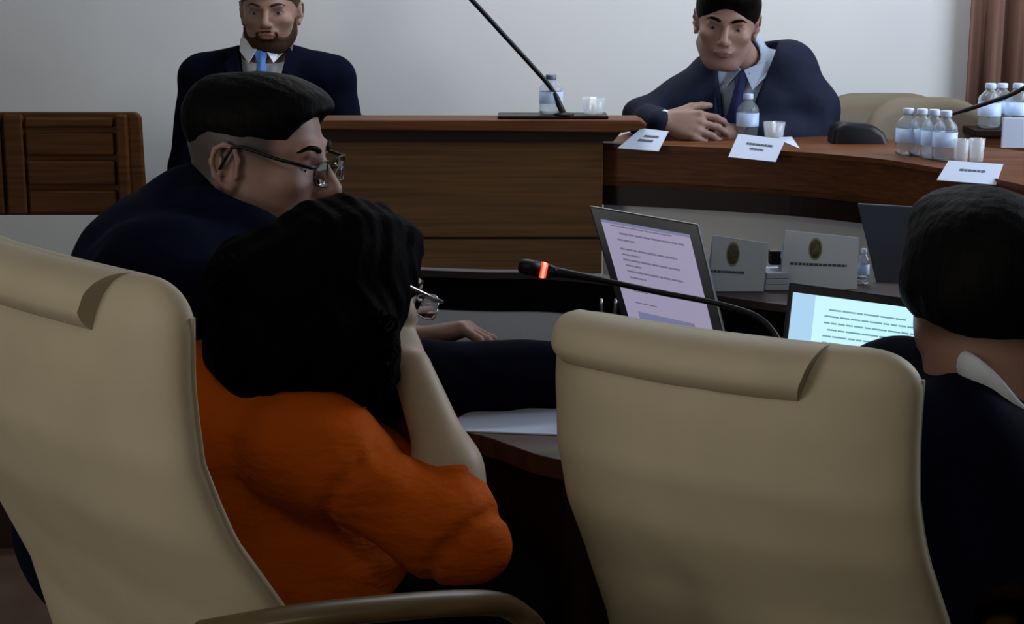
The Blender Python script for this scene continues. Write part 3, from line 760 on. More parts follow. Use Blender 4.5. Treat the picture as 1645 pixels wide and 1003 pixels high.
# ---------------------------------------------------------------- woman in orange
def build_woman():
    hc = at(568, 468, 2.15); R = head_R(42, 15, 0); s = 1.0
    root = person('woman with dark wavy hair in an orange blouse, resting her cheek on her hand', (-.40, 2.2, 0))
    sh = V3(at(470, 705, 2.02)); el = V3(at(772, 892, 1.99)); wr = V3(at(662, 592, 2.10))
    fsh = V3(at(455, 650, 2.36)); fel = V3((-.17, 2.38, .66)); fwr = V3((-.16, 2.44, .62))
    chest = V3((-.405, 2.16, .78)); pel = V3((-.42, 2.18, .53)); neck = V3(at(520, 600, 2.14))
    hd = Local(U(head_parts(ears=False, female=True, jaw=.93), .02), hc, R, s, .025)
    kneeR = V3((-.02, 2.20, .52)); kneeL = V3((-.12, 2.5, .52)); 
    parts = [hd, Cap(w(hc, R, s, (0, -.03, -.06)), neck, .048, .050, .03), Cap(neck, chest, .06, .11, .05),
             Cap(chest, pel, .10, .12, .06)]
    parts += limb([sh, (sh+el)/2, el], [.042, .038, .028]) + limb([el, el*.55+wr*.45, wr], [.030, .039, .0265])
    parts += limb([fsh, fel, fwr], [.045, .036, .026])
    parts += limb([pel + V3((0, -.07, 0)), kneeR, kneeR + V3((.02, .02, -.42))], [.08, .06, .045]) + limb([pel + V3((-.03, .07, 0)), kneeL, kneeL + V3((.02, .02, -.42))], [.08, .06, .045])
    cheek = w(hc, R, s, (.052, .045, -.055))
    hd_dir = cheek - wr
    hd_dir = hd_dir/np.linalg.norm(hd_dir)
    parts += hand(wr, hd_dir + V3((-.05, .0, .12)), V3((-.5, .5, -.15)), 1, .92, (38, 55, 40), 3)
    parts += hand(fwr, (.3, .6, -.05), (0, 0, -1), 1, .92, (15, 25, 20))
    L = loc_fn(hc, R, s)
    lo, hi = extents([w(hc, R, s, (0, 0, 0)), fel, fwr + V3((.12, 0, 0)), kneeL, kneeR + V3((.03, 0, -.45)), pel], .16)
    surface('body', U(parts), lo, hi, .0045, M['skin_w'], root, {'lips': lips_attr(L)})
    eyes(root, hc, R, s, (0, 1, -.3)); brow(root, hc, R, s, M['hair'], .003)
    glasses(root, V3(hc) + R @ V3((0, .006, -.002)), R, s, M['metal'])
    # blouse
    cap = sh + V3((-.005, .01, .0))
    b = [Cap(neck + V3((-.03, .02, -.075)), chest, .085, .130, .05), Cap(chest, pel, .130, .150, .06), Ell(pel + V3((.02, 0, .0)), (.19, .17, .13), k=.06), Ell(pel + V3((.12, -.03, .10)), (.16, .14, .15), k=.06),
         Cap(sh + V3((-.02, .06, .0)), fsh + V3((0, -.02, -.02)), .060, .055, .06),
         Ell(cap + (el-sh)*.10, (.086, .074, .080), k=.04),
         Cap(sh*.75+el*.25, el*.80+sh*.20, .066, .056, .04),
         Ell(el*.84 + sh*.16 + V3((-.004, 0, .006)), (.060, .053, .062), k=.04),
         Cap(el + V3((-.004, 0, .014)), el*.56+wr*.44, .046, .041, .022),
         Ell(el*.58 + wr*.42, (.046, .042, .014), frame(wr-el, (1, 0, 0)) @ np.array([[1, 0, 0], [0, 0, 1], [0, 1, 0]]), k=.010)]
    b += limb([fsh, fel, fel*.6+fwr*.4], [.06, .052, .045])
    # gather creases: seam under the puffed cap and folds at the inner elbow
    ax = (el - sh)/np.linalg.norm(el - sh); sm = sh + (el-sh)*.36
    fold = []
    for q, a_, r_ in ((.40, .070, .0060), (.93, .064, .0030)):
        c = sh + (el-sh)*q; e1 = np.cross(ax, V3((0, 1, 0))); e1 /= np.linalg.norm(e1); e2 = np.cross(ax, e1)
        ring_ = [c + e1*a_*math.cos(x) + e2*a_*math.sin(x) + ax*.030*math.cos(x+1.2) for x in np.linspace(0, 2*PI, 13)]
        for p, q2 in zip(ring_, ring_[1:]): fold.append(sub(Cap(p, q2, r_, r_), .014))
    for i in range(4):
        p = el + V3((-.055+.022*i, -.054, .005+.028*i)); fold.append(sub(Cap(p, p + V3((.018, -.008, -.055)), .003, .0015), .009))
    for i in range(5):
        c = sh + (el-sh)*.30 + V3((.055-.004*i, -.055+.006*i, .045-.020*i)); fold.append(sub(Cap(c, c - (el-sh)*.20 + V3((0, -.012, .0)), .003, .0015), .010))
    f = Disp(U(b + fold), wrinkles(34, .0045, 5))
    cut = U([f, sub(Cap(neck + V3((.03, .0, .04)), neck + V3((.02, -.01, -.02)), .05, .045), .01)])
    lo, hi = extents([sh, el, fsh, fel, pel, neck, fwr], .17)
    surface('blouse', cut, lo, hi, .006, M['orange'], root)
    sk = limb([pel + V3((0, -.07, -.01)), kneeR], [.115, .085]) + limb([pel + V3((-.03, .07, -.01)), kneeL], [.115, .085]) + [Cap(kneeR, kneeR + V3((.02, .02, -.2)), .085, .08, .03), Cap(kneeL, kneeL + V3((.02, .02, -.2)), .085, .08, .03)]
    lo, hi = extents([pel, kneeR, kneeL, kneeR + V3((0, 0, -.25))], .15)
    surface('trousers', U(sk), lo, hi, .010, M['trouser'], root)
    # hair: wavy mass falling past the shoulders
    H = lambda px, py, Y: V3(at(px, py, Y))
    h = [Ell(w(hc, R, s, (0, -.022, .035)), (.089, .102, .090), R, .03),
         Ell(H(515, 462, 2.13), (.112, .10, .098), k=.04), Ell(H(455, 500, 2.11), (.098, .10, .095), k=.04),
         Ell(H(425, 556, 2.10), (.076, .085, .080), k=.04), Ell(H(520, 560, 2.07), (.090, .07, .060), k=.04),
         Ell(H(570, 545, 2.07), (.054, .050, .070), k=.03), Ell(H(398, 460, 2.16), (.054, .07, .068), k=.04),
         Ell(H(600, 575, 2.06), (.026, .028, .040), k=.03),
         Ell(w(hc, R, s, (0, .034, .070)), (.062, .054, .042), R, .02), Ell(H(588, 612, 2.05), (.034, .030, .034), k=.03), sub(Ell(w(hc, R, s, (0, .098, -.050)), (.072, .062, .098), R), .012)]
    def strands(P):
        q = P
        return .0022*np.sin(q[:, 0]*95 + q[:, 1]*60 + 2.2*np.sin(q[:, 2]*38)) + .0016*np.sin(q[:, 0]*47 - q[:, 1]*80 + 3*np.sin(q[:, 2]*25 + 1)) + .0016*np.sin(q[:, 0]*190 + q[:, 1]*140 + 3*np.sin(q[:, 2]*50))
    hf = Disp(U(h), strands)
    lo, hi = extents([H(330, 330, 2.1), H(640, 640, 2.1), w(hc, R, s, (0, .1, .1))], .15)
    surface('hair', hf, lo, hi, .005, M['hair_w'], root)
    # loose curls outside the mass
    bm = B(); rr = random.Random(4)
    for i in range(60, 150):
        a = rr.uniform(0, 1)
        if i < 60: px, py = rr.uniform(370, 620), rr.uniform(575, 600)
        elif i < 90: px, py = rr.uniform(350, 380), rr.uniform(430, 560)
        else: px, py = rr.uniform(598, 632), rr.uniform(520, 585)
        Y = rr.uniform(2.01, 2.06); p = at(px, py, Y); L_ = rr.uniform(.04, .075); ph = rr.uniform(0, 6)
        pts = [p + Vector((.007*math.sin(ph+q*1.5)+rr.uniform(-.001, .001), .006*math.cos(ph+q*1.5), .02-L_*q/6)) for q in range(7)]
        tube(bm, pts, [.0022]*5 + [.0014, .0005], 5)
    obj('loose_curls', bm, M['hair_w'], root, True)
build_woman()

# ---------------------------------------------------------------- man in glasses, middle left
def build_profile_man():
    s = 1.11; R = head_R(-13, 5, 0); ear = V3(at(366, 270, 2.38))
    hc = ear - R @ (V3((.0755, -.016, -.004))*s)
    root = person('man in glasses and navy suit in profile, looking down to the right', (-.5, 2.5, 0))
    neck = V3(at(345, 400, 2.45)); sh = V3(at(255, 480, 2.25)); fsh = V3(at(330, 420, 2.65))
    el = V3(at(560, 655, 2.40)); wr = V3((.14, 2.47, .80))
    el[2] = .80
    fel = V3(at(470, 540, 2.66)); fwr = V3(at(662, 546, 2.68))
    chest = V3(at(270, 560, 2.46)); pel = V3((-.62, 2.46, .55))
    hd = Local(U(head_parts(jaw=1.08), .02), hc, R, s, .03)
    parts = [hd, Cap(w(hc, R, s, (0, -.035, -.04)), neck + V3((0, 0, .0)), .064, .072, .03), Cap(w(hc, R, s, (0, .01, -.10)), neck + V3((.03, 0, 0)), .045, .05, .03),
             Cap(neck, chest, .075, .12, .05), Cap(chest, pel, .12, .13, .06)]
    parts += limb([sh, el, wr], [.05, .04, .028]) + limb([fsh, fel, fwr], [.05, .038, .026])
    kn = [V3((-.12, 2.36, .52)), V3((-.12, 2.58, .52))]
    for i in (0, 1): parts += limb([pel + V3((0, -.08+.16*i, 0)), kn[i], kn[i] + V3((.05, 0, -.44))], [.085, .06, .045])
    parts += hand(wr, (1, .1, -.08), (0, 0, -1), -1, 1.0, (15, 25, 15))
    parts += hand(fwr, (1.0, .12, .16), (0.05, -.25, -1), 1, 1.10, (34, 38, 22), 5, (.8, .4))
    L = loc_fn(hc, R, s)
    def stub(P):
        q = L(P)
        side = smooth01(q[:, 2], -.015, .030)*(1 - smooth01(q[:, 1], .030, .052))
        back_ = smooth01(-q[:, 1], .025, .050)*smooth01(q[:, 2], -.085, -.03)
        return np.maximum(side, back_)*.93*(1 - smooth01(-q[:, 2], .10, .12))*((np.abs(q[:, 0]) < .0795) | (q[:, 2] > .035))
    lo, hi = extents([w(hc, R, s, (0, 0, .14)), chest + V3((-.05, 0, 0)), pel, kn[0] + V3((.1, 0, -.48)), fwr + V3((.2, 0, 0)), wr + V3((.2, 0, 0)), fsh], .16)
    surface('body', U(parts), lo, hi, .0038, M['skin_m'], root, {'lips': lips_attr(L), 'stubble': stub})
    eyes(root, hc, R, s, (0, 1, -.5)); brow(root, hc, R, s, M['hair'], .0038)
    glasses(root, V3(hc) + R @ V3((0, .004, -.002)), R, s, M['black'])
    # hair: thick on top, clipped sides stay as stubble on the scalp
    h = [Ell((0, -.010, .058), (.0775, .096, .061), k=.02), Ell((0, .038, .078), (.060, .060, .032), k=.03),
         Ell((0, -.072, .050), (.055, .032, .050), k=.03), 
         sub(Ell((0, .135, .030), (.110, .085, .052)), .010)]
    hf = Disp(Local(U(h), hc, R, s), lambda P: .0008*np.sin(P[:, 0]*150 + P[:, 2]*210)*np.sin(P[:, 1]*170))
    lo, hi = extents([w(hc, R, s, (0, -.05, 0)), w(hc, R, s, (0, .08, .12))], .15)
    surface('hair', hf, lo, hi, .004, M['hair'], root)
    # jacket
    hump = V3(at(266, 432, 2.44))
    j = [Cap(neck + V3((-.02, 0, -.035)), chest, .115, .17, .05), Cap(chest, pel, .17, .17, .06),
         Cap(sh, fsh, .085, .08, .06), Ell(hump + V3((.0, 0, -.02)), (.13, .15, .10), k=.06), Ell(sh, (.09, .085, .09), k=.05), Cap(hump, sh + V3((.02, .02, .0)), .110, .092, .08),
          Cap(V3(at(326, 338, 2.36)), V3(at(418, 392, 2.34)), .036, .038, .03), Cap(V3(at(400, 400, 2.34)), sh + V3((.04, .02, 0)), .045, .08, .05)]
    j += limb([sh, el, wr - V3((.02, 0, 0))], [.080, .066, .050]) + limb([fsh, fel, fwr - V3((.02, 0, 0))], [.08, .062, .040])
    # stand of collar behind the neck, open at the front
    cdir = V3((.55, 0, 1.0)); cdir /= np.linalg.norm(cdir)
    j += [Cap(neck + cdir*-.03 + V3((-.030, 0, .0)), neck + V3((-.030, 0, .060)), .092, .070, .03)]
    j += [sub(Cap(neck + V3((.01, 0, -.01)), w(hc, R, s, (0, -.02, -.05)), .0685, .069), .006),
          sub(Cap(neck + V3((.06, 0, .03)), neck + V3((.16, 0, .11)), .055, .09), .01)]
    f = Disp(U(j), wrinkles(28, .004, 8))
    lo, hi = extents([sh, fsh, el, wr, fwr, pel, chest, neck + V3((0, 0, .05)), V3((-.75, 2.4, .8))], .19)
    surface('jacket', f, lo, hi, .007, M['suit'], root)
    sc_ = [Cap(neck + V3((-.002, 0, -.02)), neck + V3((-.008, 0, .050)), .0725, .0705, .02), sub(Cap(neck + V3((.01, 0, -.03)), w(hc, R, s, (0, -.02, -.05)), .070, .0695), .004), inter(Plane((.9, 0, -.15), neck + V3((.06, 0, 0))), .01)]
    lo, hi = extents([neck], .16)
    surface('shirt_collar', U(sc_), lo, hi, .004, M['shirt_b'], root)
    tr = []
    for i in (0, 1): tr += limb([pel + V3((0, -.08+.16*i, 0)), kn[i], kn[i] + V3((.05, 0, -.42))], [.12, .08, .065])
    lo, hi = extents([pel, kn[0] + V3((.1, 0, -.44)), kn[1]], .15)
    surface('trousers', U(tr), lo, hi, .011, M['trouser'], root)
    bm = B()
    for i in (0, 1):
        c = kn[i] + V3((.10, 0, -.47)); bmesh.ops.create_uvsphere(bm, u_segments=16, v_segments=10, radius=1, matrix=Matrix.Translation(c) @ Matrix.Diagonal((.13, .048, .045, 1)))
    obj('shoes', bm, M['black'], root, True)
build_profile_man()

# ---------------------------------------------------------------- man on the right seen from behind
def build_back_man():
    s = V3((1.12, 1.10, .92)); R = head_R(100, 8, 6); hc = V3(at(1570, 449, 2.04))
    root = person('dark-haired man in a navy suit seen from behind at the right edge', (.62, 2.1, 0))
    neck = V3(at(1592, 655, 2.01)); chest = V3((.66, 2.06, .72)); pel = V3((.62, 2.13, .55))
    sh = V3(at(1480, 700, 2.16)); rsh = V3(at(1740, 800, 2.0))
    el = V3((.36, 2.22, .80)); wr = V3((.34, 2.32, .80)); rel = V3((.86, 2.12, .62)); rwr = V3((.70, 2.30, .80))
    hd = Local(U(head_parts(ears=False), .02), hc, R, s, .03)
    parts = [hd, Cap(w(hc, R, s, (0, -.03, -.045)), neck, .062, .074, .03), Cap(neck, chest, .085, .12, .05), Cap(chest, pel, .12, .13, .06)]
    parts += limb([sh, el, wr], [.05, .04, .028]) + limb([rsh, rel, rwr], [.05, .04, .028])
    kn = [V3((.50, 2.42, .50)), V3((.72, 2.40, .50))]
    for i in (0, 1): parts += limb([pel + V3((-.08+.16*i, 0, 0)), kn[i], kn[i] + V3((0, .04, -.42))], [.085, .06, .045])
    parts += hand(wr, (-.1, 1, -.05), (0, 0, -1), 1, 1.0, (15, 25, 15)) + hand(rwr, (-.5, 1, -.05), (0, 0, -1), -1, 1.0, (15, 25, 15))
    L = loc_fn(hc, R, s)
    def stub(P):
        q = L(P); return .9*smooth01(-q[:, 1], -.02, .03)*smooth01(q[:, 2], -.10, -.065)
    lo, hi = extents([hc + V3((0, 0, .06)), sh, rsh, rel, wr + V3((0, .14, 0)), kn[0] + V3((0, .05, -.46)), kn[1], pel], .16)
    surface('body', U(parts), lo, hi, .0048, M['skin_r'], root, {'lips': lips_attr(L), 'stubble': stub})
    eyes(root, hc, R, s); brow(root, hc, R, s, M['hair'])
    h = [Ell((0, -.016, .028), (.088, .106, .097), k=.02), Ell((0, -.055, -.020), (.078, .055, .066), k=.03), Ell((0, .035, .085), (.066, .068, .045), k=.03), Ell((0, 0, -.02), (.087, .060, .060), k=.03),
         sub(Ell((0, .120, -.030), (.100, .075, .105)), .012), ]
    hf = Disp(Local(U(h), hc, R, s), lambda P: .0007*np.sin(P[:, 0]*170 + P[:, 2]*90)*np.sin(P[:, 1]*150 + P[:, 2]*60))
    lo, hi = extents([hc], .20)
    surface('hair', hf, lo, hi, .005, M['hair'], root)
    j = [Cap(chest + V3((0, 0, .10)), chest, .13, .17, .05), Cap(chest, pel, .17, .17, .06),
         Cap(V3(at(1442, 645, 2.10)), V3(at(1555, 705, 2.04)), .088, .100, .04), Cap(V3(at(1555, 705, 2.04)), V3(at(1680, 800, 1.98)), .100, .110, .04), Cap(V3(at(1680, 800, 1.98)), rsh, .11, .09, .05),
         Cap(V3(at(1540, 720, 1.93)), V3(at(1590, 960, 1.90)), .09, .10, .05)]
    j += limb([sh, el, wr], [.085, .062, .042]) + limb([rsh, rel, rwr], [.085, .062, .042])
    f = Disp(U(j), wrinkles(26, .004, 3))
    lo, hi = extents([sh, rsh, rel, el, wr, rwr, pel, neck + V3((0, 0, .04))], .19)
    surface('jacket', f, lo, hi, .007, M['suit'], root)
    bm = B(); pp = bez([at(1536, 588, 1.99), at(1556, 592, 1.94), at(1588, 620, 1.92), at(1622, 660, 1.915), at(1665, 690, 1.96), at(1700, 680, 2.06)], 24)
    tube(bm, pp, [(.009, .020)]*len(pp), 12); obj('shirt_collar', bm, M['shirt_w'], root, True)
    tr = []
    for i in (0, 1): tr += limb([pel + V3((-.08+.16*i, 0, 0)), kn[i], kn[i] + V3((0, .04, -.40))], [.12, .08, .065])
    lo, hi = extents([pel, kn[0] + V3((0, 0, -.44)), kn[1]], .15)
    surface('trousers', U(tr), lo, hi, .011, M['trouser'], root)
build_back_man()

def suit_front(root, neck, R, ch, tie, shirt, vdepth=.24, vw=.055):
    """tie, knot and collar wings in the frame of the chest; R columns right, forward, up"""
    def q(x, y, z): return Vector(V3(neck) + R @ V3((x, y, z)))
    bm = B()
    prof = [(.012, -.024, .096), (.019, -.010+.0, .102), (.0135, -.052, .108), (.016, -.075, .114), (.026, -.16, .132), (.034, -.25, .146), (.038, -.33, .150)]
    prof = [(.0235, .006, .096), (.0135, -.036, .108), (.0165, -.062, .112), (.025, -.14, .130), (.034, -.24, .146), (.038, -.33, .150)]
    L_, R_, C_ = [], [], []
    for hw, z, y in prof:
        L_.append(bm.verts.new(q(-hw, y-.006, z))); C_.append(bm.verts.new(q(0, y, z))); R_.append(bm.verts.new(q(hw, y-.006, z)))
    Bk = [bm.verts.new(q(0, y-.016, z)) for hw, z, y in prof]
    for i in range(len(prof)-1):
        for a, b in ((L_, C_), (C_, R_), (R_, Bk), (Bk, L_)): bm.faces.new((a[i], b[i], b[i+1], a[i+1]))
    bm.faces.new((L_[0], C_[0], R_[0], Bk[0])); bm.faces.new((L_[-1], C_[-1], R_[-1], Bk[-1]))
    obj('tie', bm, M[tie], root, False, bevel=.002)
    for sx in (1, -1):
        bm = B()
        pts = [q(sx*.004, .090, .012), q(sx*.036, .102, -.038), q(sx*.066, .068, -.004), q(sx*.070, .020, .030), q(sx*.058, .052, .034)]
        n = Vector(R @ V3((sx*.2, 1, .1))).normalized()*.004
        a = [bm.verts.new(p + n) for p in pts]; b = [bm.verts.new(p - n*.6) for p in pts]
        bm.faces.new(a); bm.faces.new(b[::-1])
        for i in range(5): bm.faces.new((a[i], a[(i+1) % 5], b[(i+1) % 5], b[i]))
        obj('collar_wing', bm, M[shirt], root, False, bevel=.0015)
    # lapels
    for sx in (1, -1):
        bm = B()
        pts = [q(sx*.074, .052, .012), q(sx*.062, .108, -.060), q(sx*.014, .150, -.27), q(sx*.040, .151, -.23), q(sx*.105, .112, -.085), q(sx*.092, .108, -.070), q(sx*.110, .085, -.045)]
        n = Vector(R @ V3((sx*.25, 1, .15))).normalized()*.007
        a = [bm.verts.new(p + n) for p in pts]; b = [bm.verts.new(p - n*1.5) for p in pts]
        bm.faces.new(a); bm.faces.new(b[::-1])
        for i in range(7): bm.faces.new((a[i], a[(i+1) % 7], b[(i+1) % 7], b[i]))
        obj('lapel', bm, M['suit_blue'] if shirt == 'shirt_b' else M['suit'], root, False, bevel=.002)

# ---------------------------------------------------------------- bearded man at the back
def build_bearded_man():
    s = V3((1.10, 1.0, .98)); YM = 4.82; R = head_R(-90, 3, 0); hc = V3(at(434, 19, YM))
    root = person('bearded man in navy suit, white shirt and blue tie seated by the wall', (hc[0], YM+.08, DZ))
    neck = V3(at(428, 96, YM+.03)); cx = neck[0]
    chest = neck + V3((0, .03, -.20)); pel = neck + V3((0, .08, -.52))
    sh = neck + V3((.196, .03, -.056)); fs = neck + V3((-.204, .03, -.054))
    el = sh + V3((.05, -.02, -.27)); fe = fs + V3((-.04, -.02, -.27)); wr = el + V3((-.14, -.17, -.03)); fw = fe + V3((.14, -.17, -.03))
    hd = Local(U(head_parts(jaw=1.06), .02), hc, R, s, .03)
    parts = [hd, Cap(w(hc, R, s, (0, -.02, -.05)), neck, .058, .062, .03), Cap(neck, chest, .07, .12, .05), Cap(chest, pel, .12, .13, .06)]
    parts += limb([sh, el, wr], [.05, .04, .028]) + limb([fs, fe, fw], [.05, .04, .028])
    kn = [pel + V3((.10, -.36, .02)), pel + V3((-.10, -.36, .02))]
    for i in (0, 1): parts += limb([pel + V3((.08-.16*i, 0, 0)), kn[i], kn[i] + V3((0, .0, -.36))], [.085, .06, .045])
    parts += hand(wr, (-1, -.3, -.05), (0, 0, -1), 1, 1.0, (15, 25, 15)) + hand(fw, (1, -.3, -.05), (0, 0, -1), -1, 1.0, (15, 25, 15))
    L = loc_fn(hc, R, s)
    lo, hi = extents([hc + V3((0, 0, .06)), el, fe, wr, kn[0] + V3((0, 0, -.40)), kn[1], pel], .17)
    surface('body', U(parts), lo, hi, .0042, M['skin_1'], root, {'lips': lips_attr(L)})
    eyes(root, hc, R, s); brow(root, hc, R, s, M['hair_br'], .0035)
    h = [Ell((0, -.022, .042), (.080, .100, .090), k=.02), Ell((0, .030, .085), (.064, .066, .045), k=.03),
         sub(Ell((0, .115, -.010), (.082, .060, .098)), .010), sub(Ell((.10, .02, -.04), (.035, .06, .055)), .01), sub(Ell((-.10, .02, -.04), (.035, .06, .055)), .01),
         inter(Plane((0, 0, -1), (0, 0, -.05)), .02)]
    lo, hi = extents([hc], .19)
    surface('hair', Local(U(h), hc, R, s), lo, hi, .005, M['hair_br'], root)
    # beard hugs the jaw
    jaw = U(head_parts(ears=False, jaw=1.06), .02)
    bd = Disp(U([Disp(jaw, lambda P: -.0035 + 0*P[:, 0]), inter(U([Ell((0, .045, -.098), (.060, .060, .042), k=.02), Cap((.062, .010, -.028), (.050, .030, -.085), .014, .026, .02), Cap((-.062, .010, -.028), (-.050, .030, -.085), .014, .026, .02), Cap((-.026, .095, -.050), (.026, .095, -.050), .0045, .0045, .01), Cap((-.030, .090, -.052), (-.034, .08, -.085), .006, .01, .01), Cap((.030, .090, -.052), (.034, .08, -.085), .006, .01, .01)]), .005),
                 sub(Ell((0, .098, -.066), (.023, .022, .0095)), .004)]), lambda P: .0006*np.sin(P[:, 0]*900)*np.sin(P[:, 2]*800))
    surface('beard', Local(bd, hc, R, s), lo, hi, .0035, M['beard'], root)
    j = [Cap(neck + V3((0, .03, -.07)), chest, .12, .15, .05), Ell(chest + V3((0, -.01, -.06)), (.19, .13, .16), k=.05), Cap(chest, pel, .155, .155, .06), Cap(sh + V3((-.03, 0, 0)), fs + V3((.03, 0, 0)), .066, .066, .04),
         Cap(neck + V3((.05, .015, -.015)), sh, .060, .066, .03), Cap(neck + V3((-.05, .015, -.015)), fs, .060, .066, .03)]
    j += limb([sh, el, wr], [.060, .060, .042], .02) + limb([fs, fe, fw], [.060, .060, .042], .02)
    fr = -1
    vcut = U([Plane((1, 0, -.26), neck + V3((.066, 0, -.0))), inter(Plane((-1, 0, -.26), neck + V3((-.066, 0, 0))), .004), inter(Plane((0, 1, 0), neck + V3((0, .0, 0))), .004), inter(Plane((0, 0, -1), neck + V3((0, 0, -.28))), .01)])
    j2 = [Disp(U(j), wrinkles(26, .003, 3)), sub(vcut, .005), sub(Cap(neck + V3((0, -.01, -.04)), hc, .072, .070), .006)]
    lo, hi = extents([sh, fs, el, fe, wr, fw, pel, neck], .18)
    surface('jacket', U(j2), lo, hi, .007, M['suit'], root)
    shp = [Cap(neck + V3((0, .012, -.05)), chest + V3((0, .01, 0)), .095, .142, .05), Ell(chest + V3((0, -.01, -.07)), (.165, .125, .16), k=.05), Cap(neck + V3((0, .0, -.03)), neck + V3((0, .004, .062)), .080, .070, .02), sub(Cap(neck + V3((0, 0, .0)), hc, .060, .060), .004)]
    lo, hi = extents([neck + V3((0, 0, .0)), chest + V3((0, 0, -.15))], .2)
    surface('shirt', U(shp), lo, hi, .006, M['shirt_w'], root)
    suit_front(root, neck + V3((0, -.004, .034)), head_R(-90, 0), None, 'tie_b', 'shirt_w')
    tr = []
    for i in (0, 1): tr += limb([pel + V3((.08-.16*i, 0, 0)), kn[i], kn[i] + V3((0, 0, -.34))], [.12, .08, .065])
    lo, hi = extents([pel, kn[0] + V3((0, 0, -.38)), kn[1]], .15)
    surface('trousers', U(tr), lo, hi, .012, M['trouser'], root)
    # his black chair
    t = thing('office_chair', 'black office chair behind the bearded man by the wall', 'chair', (cx, YM+.1, DZ))
    xa = at(281, 200, YM+.22).x; zt = at(281, 186, YM+.22).z
    bm = B(); rs = []
    for z, sc in ((.62, .8), (.66, 1), (.8, 1), (zt-.03, 1), (zt, .9)):
        rs.append([bm.verts.new((cx + (cx-xa)*sc*math.copysign(abs(math.cos(a))**.4, math.cos(a)), YM+.25 + .04*math.copysign(abs(math.sin(a))**.7, math.sin(a)) - .05*abs(math.cos(a))**2, z)) for a in [2*PI*k/32 for k in range(32)]])
    for a, b in zip(rs, rs[1:]):
        for k in range(32): bm.faces.new((a[k], a[(k+1) % 32], b[(k+1) % 32], b[k]))
    bm.faces.new(rs[0][::-1]); bm.faces.new(rs[-1])
    obj('backrest', bm, M['black'], t, True)
    bm = B(); box(bm, (cx, YM+.02, pel[2]-.16), (.48, .44, .07)); obj('seat', bm, M['black'], t, bevel=.02)
    bm = B(); lathe(bm, [(.03, DZ+.03), (.03, pel[2]-.2)], (cx, YM+.02, 0)); lathe(bm, [(.27, DZ+.001), (.27, DZ+.015), (.05, DZ+.04)], (cx, YM+.02, 0)); obj('pedestal', bm, M['black'], t, True)
build_bearded_man()

